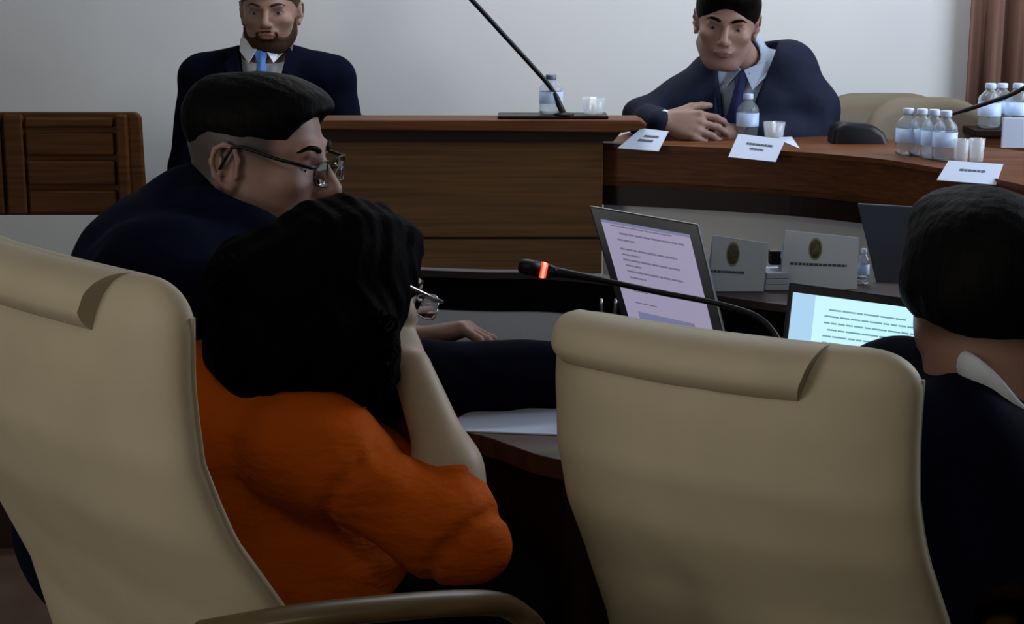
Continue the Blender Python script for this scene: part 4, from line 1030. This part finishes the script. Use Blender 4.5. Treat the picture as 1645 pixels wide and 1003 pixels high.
# ---------------------------------------------------------------- man leaning on the curved desk
def build_leaning_man():
    s = V3((1.07, 1.0, 1.0)); YM = 4.52; R = head_R(-99, 10, -6); hc = V3(at(1167, 38, YM-.06))
    root = person('dark-haired man in blue suit and navy tie leaning on the curved desk', (at(1240, 200, YM).x, YM+.15, DZ))
    neck = V3(at(1196, 108, YM+.09)); chest = V3(at(1218, 190, YM+.10)); pel = V3(at(1245, 330, YM+.22))
    fs = V3(at(1150, 122, YM+.05)); sh = V3(at(1262, 112, YM+.06))          # viewer-left, viewer-right shoulder
    fe = V3(at(1030, 188, YM-.02)); fw = V3(at(1066, 196, YM-.18)); el = V3(at(1312, 228, YM-.02)); wr = V3(at(1160, 214, YM-.14))
    hd = Local(U(head_parts(jaw=1.04), .02), hc, R, s, .012)
    parts = [hd, Cap(w(hc, R, s, (0, -.035, -.04)), neck, .050, .054, .012), Cap(neck, chest, .055, .09, .04), Cap(chest, pel, .09, .12, .05)]
    parts += limb([sh, el, wr], [.05, .04, .028]) + limb([fs, fe, fw], [.05, .04, .028])
    kn = [pel + V3((.12, -.36, .02)), pel + V3((-.12, -.36, .02))]
    for i in (0, 1): parts += limb([pel + V3((.08-.16*i, 0, 0)), kn[i], kn[i] + V3((0, .0, -.34))], [.085, .06, .045])
    parts += hand(fw, (1, -.25, -.12), (0.1, .9, -.45), 1, 1.12, (22, 30, 20), 4, (.7, .4)) + hand(wr, (-1, -.1, 0), (0, .6, -.8), -1, 1.05, (25, 35, 20))
    L = loc_fn(hc, R, s)
    lo, hi = extents([hc + V3((0, 0, .06)), el, fe, wr, kn[0] + V3((0, 0, -.38)), kn[1], pel, fw], .17)
    surface('body', U(parts), lo, hi, .0042, M['skin_3'], root, {'lips': lips_attr(L), 'stubble': lambda P: .35*(1-smooth01(L(P)[:, 2], -.075, -.045))*smooth01(L(P)[:, 1], 0, .02)})
    eyes(root, hc, R, s); brow(root, hc, R, s, M['hair'], .004)
    h = [Ell((0, -.020, .046), (.083, .102, .088), k=.02), Ell((0, .034, .088), (.066, .068, .040), k=.03),
         sub(Ell((0, .116, -.008), (.086, .058, .082)), .008), sub(Ell((.10, .02, -.04), (.035, .055, .055)), .01), sub(Ell((-.10, .02, -.04), (.035, .055, .055)), .01),
         inter(Plane((0, 0, -1), (0, 0, -.05)), .02)]
    lo, hi = extents([hc], .19)
    surface('hair', Local(U(h), hc, R, s), lo, hi, .0045, M['hair'], root)
    Rt = head_R(-103, 14, -8)
    j = [Cap(neck + V3((.01, .03, -.05)), chest, .11, .15, .05), Cap(chest, pel, .155, .16, .06), Cap(sh + V3((-.03, 0, 0)), fs + V3((.03, 0, 0)), .072, .066, .04),
         Cap(neck + V3((.045, .02, -.0)), sh, .060, .080, .03), Cap(neck + V3((-.04, .02, -.02)), fs, .055, .064, .03)]
    j += limb([sh, sh*.45 + el*.55 + V3((.02, 0, 0)), el, wr], [.080, .075, .066, .046]) + limb([fs, fe, fw - V3((.01, 0, 0))], [.066, .044, .036])
    def PL(n, p, **k): return Plane(Rt @ V3(n), V3(neck) + Rt @ V3(p))
    vc = U([PL((1, 0, -.26), (.062, 0, 0)), inter(PL((-1, 0, -.26), (-.062, 0, 0)), .004), inter(PL((0, -1, 0), (0, .0, 0)), .004), inter(PL((0, 0, -1), (0, 0, -.27)), .01)])
    j2 = [Disp(U(j), wrinkles(30, .006, 12)), sub(vc, .005), sub(Cap(neck + V3((0, -.01, -.03)), hc, .068, .068), .006)]
    lo, hi = extents([sh, fs, el, fe, wr, fw, pel, neck], .18)
    surface('jacket', U(j2), lo, hi, .007, M['suit_blue'], root)
    shp = [Cap(neck + V3((.0, .005, -.04)), chest + V3((0, -.01, 0)), .092, .142, .05), Cap(sh, fs, .058, .056, .05), Cap(neck + V3((0, .0, -.02)), neck + V3((-.008, -.006, .044)), .076, .066, .02), sub(Cap(neck + V3((0, 0, -.02)), hc, .060, .060), .004)]
    lo, hi = extents([neck, chest, sh, fs], .17)
    surface('shirt', U(shp), lo, hi, .006, M['shirt_b'], root)
    suit_front(root, neck + Rt @ V3((0, .022, .016)), Rt, None, 'tie_n', 'shirt_b')
    # shirt cuffs
    a = fw*.86 + fe*.14; bm = B(); tube(bm, [a, fw + (fw-fe)*.06], [.034, .032], 16); obj('shirt_cuff', bm, M['shirt_w'], root, True)
    tr = []
    for i in (0, 1): tr += limb([pel + V3((.08-.16*i, 0, 0)), kn[i], kn[i] + V3((0, 0, -.32))], [.12, .08, .065])
    lo, hi = extents([pel, kn[0] + V3((0, 0, -.36)), kn[1]], .15)
    surface('trousers', U(tr), lo, hi, .012, M['trouser'], root)
build_leaning_man()

# ================================================================== CHAIRS AT THE BACK
# wooden chair back, left
YW = 4.62
def W(px, py): p = at(px, py, YW); return (p.x, p.z)
t = thing('wooden_chair', 'wide chestnut wooden chair with a panelled back, standing by the wall at left', 'chair', (at(90, 300, YW).x, YW, DZ))
x0, z1 = W(-60, 181); x1, z0 = W(232, 346); z0 = W(100, 346)[1]
bm = B()
r = .022; out = [(x0, z0), (x1+.004, z0)] + [(x1-r+r*math.cos(a), z1-r+r*math.sin(a)) for a in [k*PI/12 for k in range(7)]] + [(x0, z1)]
f = [bm.verts.new((x, YW, z)) for x, z in out]; b = [bm.verts.new((x, YW+.03, z)) for x, z in out]
bm.faces.new(f); bm.faces.new(b[::-1])
for i in range(len(out)): bm.faces.new((f[i], b[i], b[(i+1) % len(out)], f[(i+1) % len(out)]))
obj('back_frame', bm, M['wood_chair'], t, bevel=.004)
xs0, xs1 = W(42, 200)[0], W(183, 200)[0]
for (pa, pb) in ((188, 205), (212, 250), (256, 298), (304, 343)):
    za, zb = W(100, pa)[1], W(100, pb)[1]
    bm = B(); box(bm, ((xs0+xs1)/2, YW-.006, (za+zb)/2), (xs1-xs0, .022, za-zb-.004)); obj('slat', bm, M['wood_chair'], t, bevel=.006)
for xa, xb in ((-60, 2), (8, 38), (188, 205)):
    a_, b_ = W(xa, 200)[0], W(xb, 200)[0]
    bm = B(); box(bm, ((a_+b_)/2, YW-.008, (z0+z1)/2), (b_-a_, .026, z1-z0-.01)); obj('stile', bm, M['wood_chair'], t, bevel=.005)
bm = B(); box(bm, ((x0+x1)/2, YW-.18, DZ+.33), (x1-x0-.02, .42, .04)); obj('seat', bm, M['wood_chair'], t, bevel=.01)
for sx in (x0+.03, x1-.03):
    for yy in (YW-.36, YW-.01):
        bm = B(); box(bm, (sx, yy, DZ+.155), (.045, .045, .31)); obj('leg', bm, M['wood_chair'], t, bevel=.004)
for sx in (x0+.03, x1-.06):
    bm = B(); box(bm, (sx, YW+.016, (DZ+.33+z0)/2), (.03, .02, z0-DZ-.31)); obj('back_post', bm, M['wood_dark'], t)

# beige armchairs behind the curved desk
def beige(pxs, pytop, Y, label, xo):
    xa, xb = at(pxs[0], 200, Y).x, at(pxs[1], 200, Y).x; zt = at(xo, pytop, Y).z
    t = thing('armchair', label, 'chair', ((xa+xb)/2, Y, DZ), 0, 'beige armchairs behind the curved desk')
    bm = B(); rs = []; cx = (xa+xb)/2; hw = (xb-xa)/2
    n = 30
    for i in range(n+1):      # side to side, each a closed profile
        u = -1 + 2*i/n; x = cx + hw*u; y = Y - .10*u*u
        zz = zt - .07*max(0, abs(u)-.35)**2/.42 - .055*max(0, abs(u)-.80)**2/.04*.6
        th = .045*math.sqrt(max(.02, 1-abs(u)**10))
        zb = DZ+.35
        prof = [(y-th, zb), (y-th*1.05, (zb+zz)/2), (y-th, zz-.04), (y-th*.7, zz-.012), (y, zz), (y+th*.7, zz-.012), (y+th, zz-.04), (y+th, zb)]
        rs.append([bm.verts.new((x, a, b)) for a, b in prof])
    for a, b in zip(rs, rs[1:]):
        for k in range(8): bm.faces.new((a[k], a[(k+1) % 8], b[(k+1) % 8], b[k]))
    bm.faces.new(rs[0][::-1]); bm.faces.new(rs[-1])
    obj('backrest', bm, M['beige_chair'], t, True)
    bm = B(); box(bm, (cx, Y-.24, DZ+.40), (hw*1.7, .42, .12)); obj('seat', bm, M['beige_chair'], t, bevel=.03)
    bm = B(); lathe(bm, [(.03, DZ+.03), (.03, DZ+.34)], (cx, Y-.22, 0)); lathe(bm, [(.25, DZ+.001), (.25, DZ+.012), (.05, DZ+.035)], (cx, Y-.22, 0)); obj('pedestal', bm, M['black'], t, True)
    return t
beige((1290, 1530), 149, 4.95, 'beige armchair behind the leaning man, the further of two', 1400)
beige((1372, 1588), 156, 4.45, 'beige armchair behind the group of bottles, the nearer of two', 1460)
# black bag / low chair arm behind the desk
p = at(1388, 236, 4.22)
bm = B()
prof = [(-.085, -.10), (-.075, .030), (-.05, .045), (.02, .040), (.05, .022), (.09, -.05), (.10, -.10)]
prof = [(x*1.08, z*1.25) for x, z in prof]
f = [bm.verts.new((p.x+x, p.y, p.z+z+.008)) for x, z in prof]; b = [bm.verts.new((p.x+x*.95, p.y+.10, p.z+z*.97+.008)) for x, z in prof]
bm.faces.new(f); bm.faces.new(b[::-1])
for i in range(len(prof)): bm.faces.new((f[i], b[i], b[(i+1) % len(prof)], f[(i+1) % len(prof)]))
tag(obj('bag', bm, M['black'], None, True, bevel=.015), 'black bag beside the leaning man on the curved desk', 'bag')

# ================================================================== THINGS ON THE DESKS
def bottle(name, label, loc, h=.20, r=.031, cap='cap', group=None, label_band=True):
    t = thing(name, label, 'bottle', loc, 0, group)
    k = h/.20
    bm = B(); outp = [(.001, .003), (r*.8, .001), (r*.97, .004), (r, .012), (r*.97, .03*k), (r, .05*k), (r*.98, .09*k), (r, .125*k), (r*.93, .140*k), (r*.62, .158*k), (r*.42, .168*k), (r*.40, .180*k)]
    inp = [(max(.001, a-.0015), b+(.003 if i < 2 else 0)) for i, (a, b) in enumerate(outp)][::-1]
    lathe(bm, outp + inp, (0, 0, 0), 24, close=False); obj('bottle_body', bm, M['pet'], t, True, local=True)
    if label_band:
        bm = B(); lathe(bm, [(r*1.012, .055*k), (r*1.015, .115*k), (r*1.002, .115*k), (r*1.002, .055*k), (r*1.012, .055*k)], n=24, close=False); obj('wrap_label', bm, M['blabel'], t, True, local=True)
    bm = B(); lathe(bm, [(r*.46, .176*k), (r*.47, .178*k), (r*.47, .196*k), (r*.43, .20*k)], n=20); obj('cap', bm, M[cap], t, True, local=True)
    return t
def cup(label, loc, h=.085, r=.031, group=None):
    bm = B(); o = [(.001, .0), (r*.78, .0), (r*.82, .004), (r, h)]; i = [(r-.002, h), (r*.78, .008), (.001, .008)]
    lathe(bm, o + i, (0, 0, 0), 24, close=False); c = obj('drinking_glass', bm, M['glass'], None, True); c.location = loc
    return tag(c, label, 'glass', group)
def on(px, py, z):      # point on a horizontal surface seen at a pixel
    p = atz(px, py, z); return (p.x, p.y, z)
zt_ = ztop+.0005
# on the presiding desk
b0 = at(885, 189, YD+.075); bottle('water_bottle', 'clear plastic water bottle behind the microphone on the presiding desk', (b0.x, YD+.075, zt_), .118*1, .0305, 'capd')
hb = at(885, 125, YD+.075).z - zt_
bo = [o for o in COL.objects if o.name.startswith('water_bottle') and o.parent is None][0]; bo.scale = (1, 1, hb/.118)
g0 = at(953, 187, YD+.075); cup('clear drinking glass standing alone on the presiding desk', (g0.x, YD+.075, zt_), .042, .030)
bm = B(); a, b = at(800, 189, YD+.10), at(975, 189, YD+.10); box(bm, ((a.x+b.x)/2, YD+.078, zt_+.004), (b.x-a.x, .11, .008)); tag(obj('tray', bm, M['wood_dark'], bevel=.003), 'dark low tray under the bottle on the presiding desk', 'tray')
for o in COL.objects:
    if o.parent is None and (o.name.startswith('water_bottle') or o.name.startswith('drinking_glass')): o.location.z += .0085
# gooseneck microphone on the presiding desk
t = thing('microphone', 'black gooseneck microphone rising up and left from the presiding desk', 'microphone', (at(905, 190, YD+.06).x, YD+.06, ztop))
c = at(906, 190, YD+.045)
bm = B(); lathe(bm, [(.026, ztop+.0085), (.026, ztop+.012), (.012, ztop+.016)], (c.x, c.y, 0)); obj('base', bm, M['black'], t, True)
bm = B(); pts = [(c.x, c.y, ztop+.01), at(900, 172, YD+.05), at(886, 143, YD+.05), at(860, 112, YD+.03), at(810, 57, YD), at(755, -3, YD-.03), at(690, -70, YD-.06)]
pp = bez(pts, 48); tube(bm, pp, [.0082 if i < 15 else .0062 for i in range(len(pp))], 10); obj('gooseneck', bm, M['black'], t, True)
bm = B(); a, b = at(690, -70, YD-.06), at(655, -108, YD-.08); tube(bm, [a, a*.5+b*.5, b], [.009, .012, .010], 12); obj('capsule', bm, M['black'], t, True)
# name cards along the curved desk: folded cards
def tent(quad, label, Yf, lines, back=.05, m='paper'):
    """quad: pixels bottom-left, bottom-right, top-right, top-left of the face; bottom stands at the desk edge"""
    bl = atz(*quad[0], ZB+.001) if Yf is None else at(*quad[0], Yf[0]); br = atz(*quad[1], ZB+.001) if Yf is None else at(*quad[1], Yf[0])
    tr = at(*quad[2], Yf[1]) if Yf else at(*quad[2], br.y+.05); tl = at(*quad[3], Yf[1]) if Yf else at(*quad[3], bl.y+.05)
    n = (br-bl).cross(tl-bl).normalized()
    if n.y > 0: n = -n
    bm = B(); quadbox(bm, bl, br, tr, tl, -n*.002)
    t = obj('name_card', bm, M[m]); tag(t, label, 'name card')
    bm = B()
    for (u0, u1, v, th) in lines:
        def pt(u, v_): return bl + (br-bl)*u*(1) + ((tl-bl)*(1-u) + (tr-br)*u)*v_ + n*.0006
        x = u0
        while x < u1-.01:
            wd = min(random.uniform(.05, .10), u1-x); quadbox(bm, pt(x, v), pt(x+wd-.012, v), pt(x+wd-.012, v+th), pt(x, v+th), n*.0004); x += wd
    obj('printed_text', bm, M['ink'], t)
    return t
YE = 4.15
def edgeY(px):
    # y of the curved desk's front edge under this column
    best = min(front, key=lambda p: abs((p[0]/p[1])*F_PX*1.0 - (px-822.5)*1.0)); return best[1]
tent([(992, 238), (1058, 243), (1074, 211), (1030, 206)], 'white name card at the left end of the curved desk', (4.15, 4.195), [(.35, .8, .62, .09), (.30, .72, .40, .10)])
tent([(1170, 252), (1246, 260), (1262, 224), (1186, 215)], 'white name card in front of the leaning man and bottle', (4.00, 4.05), [(.25, .82, .60, .08), (.36, .66, .40, .07)])
tent([(1505, 289), (1600, 297), (1612, 264), (1524, 258)], 'white name card in front of the two glasses at right', (3.50, 3.55), [(.28, .75, .52, .10)])
tent([(1584, 232), (1660, 240), (1668, 206), (1596, 200)], 'white name card at the far right under the furthest bottles', (4.35, 4.42), [(.3, .7, .3, .07)]) if False else None
sh_ = [on(1252, 226, ZB), on(1285, 240, ZB), on(1272, 221, ZB), on(1250, 215, ZB)]
bm = B(); slab(bm, [(p[0], p[1]) for p in (sh_[0], sh_[1], sh_[2], sh_[3])], ZB+.0005, ZB+.002); tag(obj('notepad', bm, M['paper']), 'small white notepad beside the glass in front of the leaning man', 'notepad')
# bottles and glasses on the curved desk
def put_bottle(px, py, ptop, label, group=None, r=.031, cap='cap'):
    x, y, z = on(px, py, ZB); hh = at(px, ptop, y).z - ZB; return bottle('water_bottle', label, (x, y, ZB+.0005), max(.1, hh), r, cap, group)
put_bottle(1200, 222, 151, 'water bottle directly in front of the leaning man', r=.030)
x, y, z = on(1243, 224, ZB); cup('clear drinking glass next to the bottle before the leaning man', (x, y, ZB+.0005), .046, .030)
grp = 'water bottles clustered on the curved desk'
put_bottle(1456, 249, 174, 'water bottle at the left end of the cluster on the curved desk', grp, .028)
put_bottle(1478, 250, 175, 'second water bottle from the left in the cluster, standing behind', grp, .028)
put_bottle(1497, 255, 176, 'third water bottle from the left in the cluster', grp, .028)
put_bottle(1516, 258, 178, 'water bottle at the right end of the cluster, beside the glasses', grp, .029)
x, y, z = on(1543, 261, ZB); cup('drinking glass nearest the bottle cluster, left of the pair', (x, y, ZB+.0005), .055, .019, 'pair of glasses at right')
x, y, z = on(1568, 260, ZB); cup('drinking glass on the right of the pair, behind the name card', (x, y, ZB+.0005), .055, .019, 'pair of glasses at right')
# side stand with more bottles at the far right
sx, sy = at(1650, 215, 4.35).x, 4.35; zs = at(1600, 203, 4.35).z
t = thing('side_cabinet', 'dark brown wooden cabinet at the far right behind the curved desk', 'cabinet', (sx, sy+.05, DZ))
xa = at(1580, 210, 4.25).x; bm = B(); box(bm, (xa+.30, sy+.15, (DZ+zs-.02)/2), (.60, .44, zs-.02-DZ)); obj('carcass', bm, M['wood_red'], t, bevel=.004)
bm = B(); box(bm, (xa+.30, sy+.15, zs-.01), (.64, .48, .02)); obj('cabinet_top', bm, M['wood_dark'], t, bevel=.004)
g2 = 'water bottles on the cabinet at far right'
for i, (px, Y, lb) in enumerate(((1588, 4.30, 'water bottle on the left of the dark cabinet, partly hidden by the microphone stem'), (1607, 4.42, 'middle one of three water bottles on the dark cabinet'), (1632, 4.33, 'rightmost water bottle on the dark cabinet'))):
    p = at(px, 200, Y); hh = at(px, 134, Y).z - zs; bottle('water_bottle', lb, (p.x, Y, zs+.0005), hh, .030, 'cap', g2)
p = at(1632, 230, 4.14)
bm = B(); box(bm, (p.x, p.y-.02, ZB+.04), (.085, .012, .075)); cc = obj('name_card', bm, M['paper']); tag(cc, 'white card standing at the far right below the bottles on the cabinet', 'name card') 
# second gooseneck microphone, from the right
t = thing('microphone', 'thin black gooseneck microphone reaching in from the right over the bottles', 'microphone', (at(1700, 280, 3.9).x, 3.9, ZB))
c = Vector((at(1720, 280, 3.85).x, 3.85, ZB))
bm = B(); lathe(bm, [(.035, .0005), (.035, .02), (.012, .028)], c); obj('base', bm, M['black'], t, True)
pp = bez([c + Vector((0, 0, .02)), c + Vector((.0, 0, .10)), at(1690, 128, 3.9), at(1617, 155, 3.95), at(1560, 174, 3.98), at(1524, 185, 4.0)], 40)
bm = B(); tube(bm, pp, [.0055]*(len(pp)-6) + [.0045]*6, 8); obj('gooseneck', bm, M['black'], t, True)

# ================================================================== FOREGROUND MICROPHONE
YM_ = 2.42
base = Vector((at(1300, 640, 2.3).x, 2.33, ZT))
t = thing('microphone', 'black gooseneck microphone with a glowing red ring, above the table', 'microphone', base)
bm = B(); box(bm, base + Vector((0, 0, .016)), (.12, .12, .03)); obj('base', bm, M['black'], t, bevel=.008)
hd0, hd1 = at(833, 427, YM_), at(905, 440, YM_)
bm = B(); pp = bez([base + Vector((0, 0, .03)), at(1262, 570, 2.33), at(1225, 515, 2.36), at(1160, 490, 2.40), at(1060, 470, YM_), at(960, 449, YM_), at(892, 437, YM_)], 60)
tube(bm, pp, [.0045]*(len(pp)-12) + [.0045+.0003*i for i in range(12)], 10); obj('gooseneck', bm, M['black'], t, True)
d = (hd1-hd0).normalized()
bm = B(); tube(bm, [hd0, hd0+d*.004, hd0+d*.012, hd0+d*.034], [.007, .0105, .0125, .0120], 18); obj('capsule', bm, M['black'], t, True)
bm = B(); tube(bm, [hd0+d*.0335, hd0+d*.0335+d*.010], [.0122, .0116], 20); rg = obj('lit_ring', bm, M['red_led'], t, True)
bm = B(); tube(bm, [hd0+d*.0362, hd0+d*.0408], [.0126, .0124], 20); obj('ring_core', bm, M['led_core'], rg, True)
bm = B(); tube(bm, [hd0+d*.0434, hd0+d*.055, hd0+d*.064], [.0115, .009, .0065], 16); obj('neck_sleeve', bm, M['black'], t, True)

# ================================================================== LAPTOPS
def laptop(name, label, tl, tr_, bl, br, thick, frame_m, screen_m, rim_m=None, bez_=(.06, .05, .05, .08), base_depth=.24, texts=(), text_m=None, bars=(), bar_m=None, hollow=True):
    tl, tr_, bl, br = map(Vector, (tl, tr_, bl, br))
    n = (br-bl).cross(tl-bl).normalized()
    c_ = Vector((0, 0, CAM_Z)); v_ = tr_ - c_; tr_ = c_ + v_*((bl-c_).dot(n)/v_.dot(n))
    if n.y > 0: n = -n
    t = thing(name, label, 'laptop', ((bl+br)/2 - Vector((0, 0, 0))))
    t.location.z = ZT
    bm = B(); quadbox(bm, bl, br, tr_, tl, -n*thick); obj('lid', bm, M[frame_m], t, bevel=.003)
    def pt(u, v): return bl*(1-u)*(1-v) + br*u*(1-v) + tl*(1-u)*v + tr_*u*v
    if screen_m:
        l, r, tp, bt = bez_
        bm = B(); quadbox(bm, pt(l, bt)+n*.0003, pt(1-r, bt)+n*.0003, pt(1-r, 1-tp)+n*.0003, pt(l, 1-tp)+n*.0003, n*.001); sc = obj('screen', bm, M[screen_m], t)
        def sp(u, v): return pt(l+(1-l-r)*u, bt+(1-tp-bt)*v) + n*.0015
        bm = B()
        for (u0, u1, v, th) in texts:
            x = u0
            while x < u1-.008:
                wd = min(random.uniform(.05, .13), u1-x); quadbox(bm, sp(x, v), sp(x+wd-.008, v), sp(x+wd-.008, v+th), sp(x, v+th), n*.0003); x += wd
        if texts: obj('screen_text', bm, M[text_m], sc)
        for (u0, u1, v0, v1) in bars:
            bm = B(); quadbox(bm, sp(u0, v0)-n*.0002, sp(u1, v0)-n*.0002, sp(u1, v1)-n*.0002, sp(u0, v1)-n*.0002, n*.0003); obj('screen_pane', bm, M[bar_m], sc)
    hn = Vector((n.x, n.y, 0)).normalized()
    bm = B(); a = Vector((bl.x, bl.y, ZT+.001)); b = Vector((br.x, br.y, ZT+.001))
    zb = min(bl.z, br.z) - ZT
    quadbox(bm, a, b, b+hn*base_depth, a+hn*base_depth, (0, 0, .018)); bs = obj('keyboard_base', bm, M[frame_m], t, bevel=.003)
    bm = B()
    for r in range(5):
        for c in range(12):
            q = a + (b-a)*(.08+.072*c) + hn*base_depth*(.14+.10*r) + Vector((0, 0, .0195))
            e1 = (b-a)*.058; e2 = hn*base_depth*.08
            quadbox(bm, q, q+e1, q+e1+e2, q+e2, (0, 0, .002))
    obj('keys', bm, M['black'], bs)
    return t
def on_table(px, z=ZT+.018, Y=2.5): return Vector((at(px, 500, Y).x, Y, z))
# large laptop: lid leans back, screen faces left of the viewer
Ya, Yb = 2.58, 2.50
tl, tr_ = at(945, 330, Ya), at(1121, 360, Yb)
bl = at(1012, 560, Ya-.07); br = at(1178, 600, Yb-.07); 
print('lap1', bl, br)
rows = [.90, .86, .72, .66, .575, .515, .45, .38]
texts = [(.10, .80, .955, .012), (.18, .92, .895, .016), (.14, .34, .84, .016), (.14, .80, .765, .016), (.14, .36, .72, .014), (.14, .80, .675, .016), (.15, .34, .63, .014), (.15, .80, .58, .016), (.16, .36, .53, .014), (.16, .80, .465, .016), (.16, .34, .42, .012), (.14, .40, .32, .010), (.14, .78, .13, .012), (.14, .70, .09, .012)]
laptop('laptop', 'open laptop with a lilac text page, taller than the other lit one', tl, tr_, bl, br, .012, 'laptop_grey', 'screen1', bez_=(.085, .10, .085, .08), texts=texts, text_m='screen1t', bars=((.14, .80, .18, .25), (0, 1, .975, 1.0)), bar_m='screen1b', base_depth=.22)
# small bright laptop
Ya, Yb = 2.30, 2.26
tl, tr_ = at(1268, 453, Ya), at(1500, 484, Yb); bl = at(1247, 640, Ya-.06); br = at(1482, 672, Yb-.06)
print('lap2', bl, br)
texts = [(.28 - (.03 if i % 3 else 0), .97 if i % 4 else .86, .86 - i*.068, .016) for i in range(12)]
laptop('laptop', 'small black laptop with a bright blue-white screen of text lines', tl, tr_, bl, br, .010, 'black', 'screen2', bez_=(.035, .035, .085, .08), texts=texts, text_m='screen2t', bars=((0, .17, 0, 1),), bar_m='screen2b', base_depth=.20)
# dark laptop seen from its back, further right
tl, tr_ = at(1378, 327, 2.80), at(1570, 338, 2.76); bl = at(1412, 470, 2.70); br = at(1602, 484, 2.66)
n = (br-bl).cross(tl-bl).normalized()
t = thing('laptop', 'dark blue-grey laptop seen from behind its lid, left of the foreground head', 'laptop', ((bl+br)/2))
bm = B(); quadbox(bm, bl, br, tr_, tl, Vector((0, .008, 0))); obj('lid', bm, M['laptop_grey'], t, bevel=.003)
bm = B(); quadbox(bm, bl, br, br + Vector((0, .08, 0)), bl + Vector((0, .08, 0)), (0, 0, -.014)); obj('keyboard_base', bm, M['laptop_grey'], t, bevel=.003)

# ================================================================== CRESTED SIGNS ON THE LEDGE
def crest_sign(quad, label, Y, line_v, crest_uv, text_u, grp='crested signs on the dark ledge'):
    bl, br, tr_, tl = [at(*q, Y) for q in quad]
    # stand on the ledge
    dz = ZL + .001 - min(bl.z, br.z)
    n = Vector((0, -1, .0)); n = (br-bl).cross(tl-bl).normalized()
    if n.y > 0: n = -n
    bm = B(); bl2, br2 = bl.copy(), br.copy(); bl2.z = ZL+.001; br2.z = ZL+.001
    quadbox(bm, bl2, br2, tr_, tl, -n*.0015)
    b1 = br2 + Vector((0, .05, 0)); b2 = bl2 + Vector((0, .05, 0)); quadbox(bm, tl, tr_, b1, b2, (0, .001, 0))
    t = tag(obj('sign_card', bm, M['sign']), label, 'sign', grp)
    def pt(u, v): return bl2*(1-u)*(1-v) + br2*u*(1-v) + tl*(1-u)*v + tr_*u*v
    cu_, cv, ru, rv = crest_uv
    for nm, k, m, off in (('crest_border', 1.22, 'crest_ring', .0008), ('crest', 1.0, 'crest', .0014)):
        bm = B(); vs = [bm.verts.new(pt(cu_+ru*k*math.cos(a), cv+rv*k*math.sin(a)) + n*off) for a in [2*PI*i/28 for i in range(28)]]
        vb = [bm.verts.new(v.co - n*.0006) for v in vs]; bm.faces.new(vs); bm.faces.new(vb[::-1])
        for i in range(28): bm.faces.new((vs[i], vs[(i+1) % 28], vb[(i+1) % 28], vb[i]))
        obj(nm, bm, M[m], t)
    bm = B(); x = text_u[0]
    while x < text_u[1]-.01:
        wd = min(random.uniform(.04, .07), text_u[1]-x); quadbox(bm, pt(x, line_v)+n*.0006, pt(x+wd-.010, line_v)+n*.0006, pt(x+wd-.010, line_v+.045)+n*.0006, pt(x, line_v+.045)+n*.0006, n*.0004); x += wd
    obj('printed_text', bm, M['ink'], t)
    return t
crest_sign([(1140, 468), (1226, 482), (1235, 391), (1145, 378)], 'pale card sign with an oval crest beside the lilac laptop', 2.62, .34, (.38, .70, .10, .19), (.0, .62))
crest_sign([(1253, 462), (1376, 478), (1380, 382), (1262, 370)], 'pale card sign with an oval crest above the bright laptop', 2.64, .42, (.42, .72, .075, .165), (.10, .86))
# small items between and behind the signs
p = at(1243, 478, 2.66); bm = B()
for i in range(3): box(bm, (p.x, 2.66, ZL+.005+i*.010), (.040-.002*i, .06, .0092))
tag(obj('note_block', bm, M['paper'], bevel=.001), 'small white block of notepaper between the two crested signs', 'paper')
p = at(1243, 434, 2.68); bm = B(); box(bm, (p.x, 2.675, ZL+.0365+.012), (.019, .02, .024)); tag(obj('small_box', bm, M['black'], bevel=.002), 'small black box standing on the white notepaper block', 'box')
p = at(1384, 462, 2.70); bb_ = bottle('water_bottle', 'small white bottle just right of the larger crested sign', (p.x-.002, 2.685, ZL+.001), .060, .0105, 'cap'); 
for ch in bb_.children: pass
# small metal pins left of the lilac laptop
c = at(955, 560, 2.62)
t = thing('pen_holder', 'black pen holder with two metal pens left of the lilac laptop', 'pen holder', (c.x+.03, 2.62, ZT))
xx = at(976, 500, 2.62).x
bm = B(); lathe(bm, [(.026, ZT+.001), (.028, ZT+.07), (.025, ZT+.07), (.023, ZT+.006), (.001, ZT+.006)], (xx, 2.62, 0), 20, close=False); obj('cup', bm, M['black'], t, True)
for px in (966, 989):
    a = at(px, 480, 2.62); bm = B(); tube(bm, [(xx + (a.x-xx)*.6, 2.62, ZT+.01), (a.x, 2.62, a.z-.01), (a.x, 2.62, a.z)], [.003, .003, .002], 8); obj('pen', bm, M['metal'], t, True)
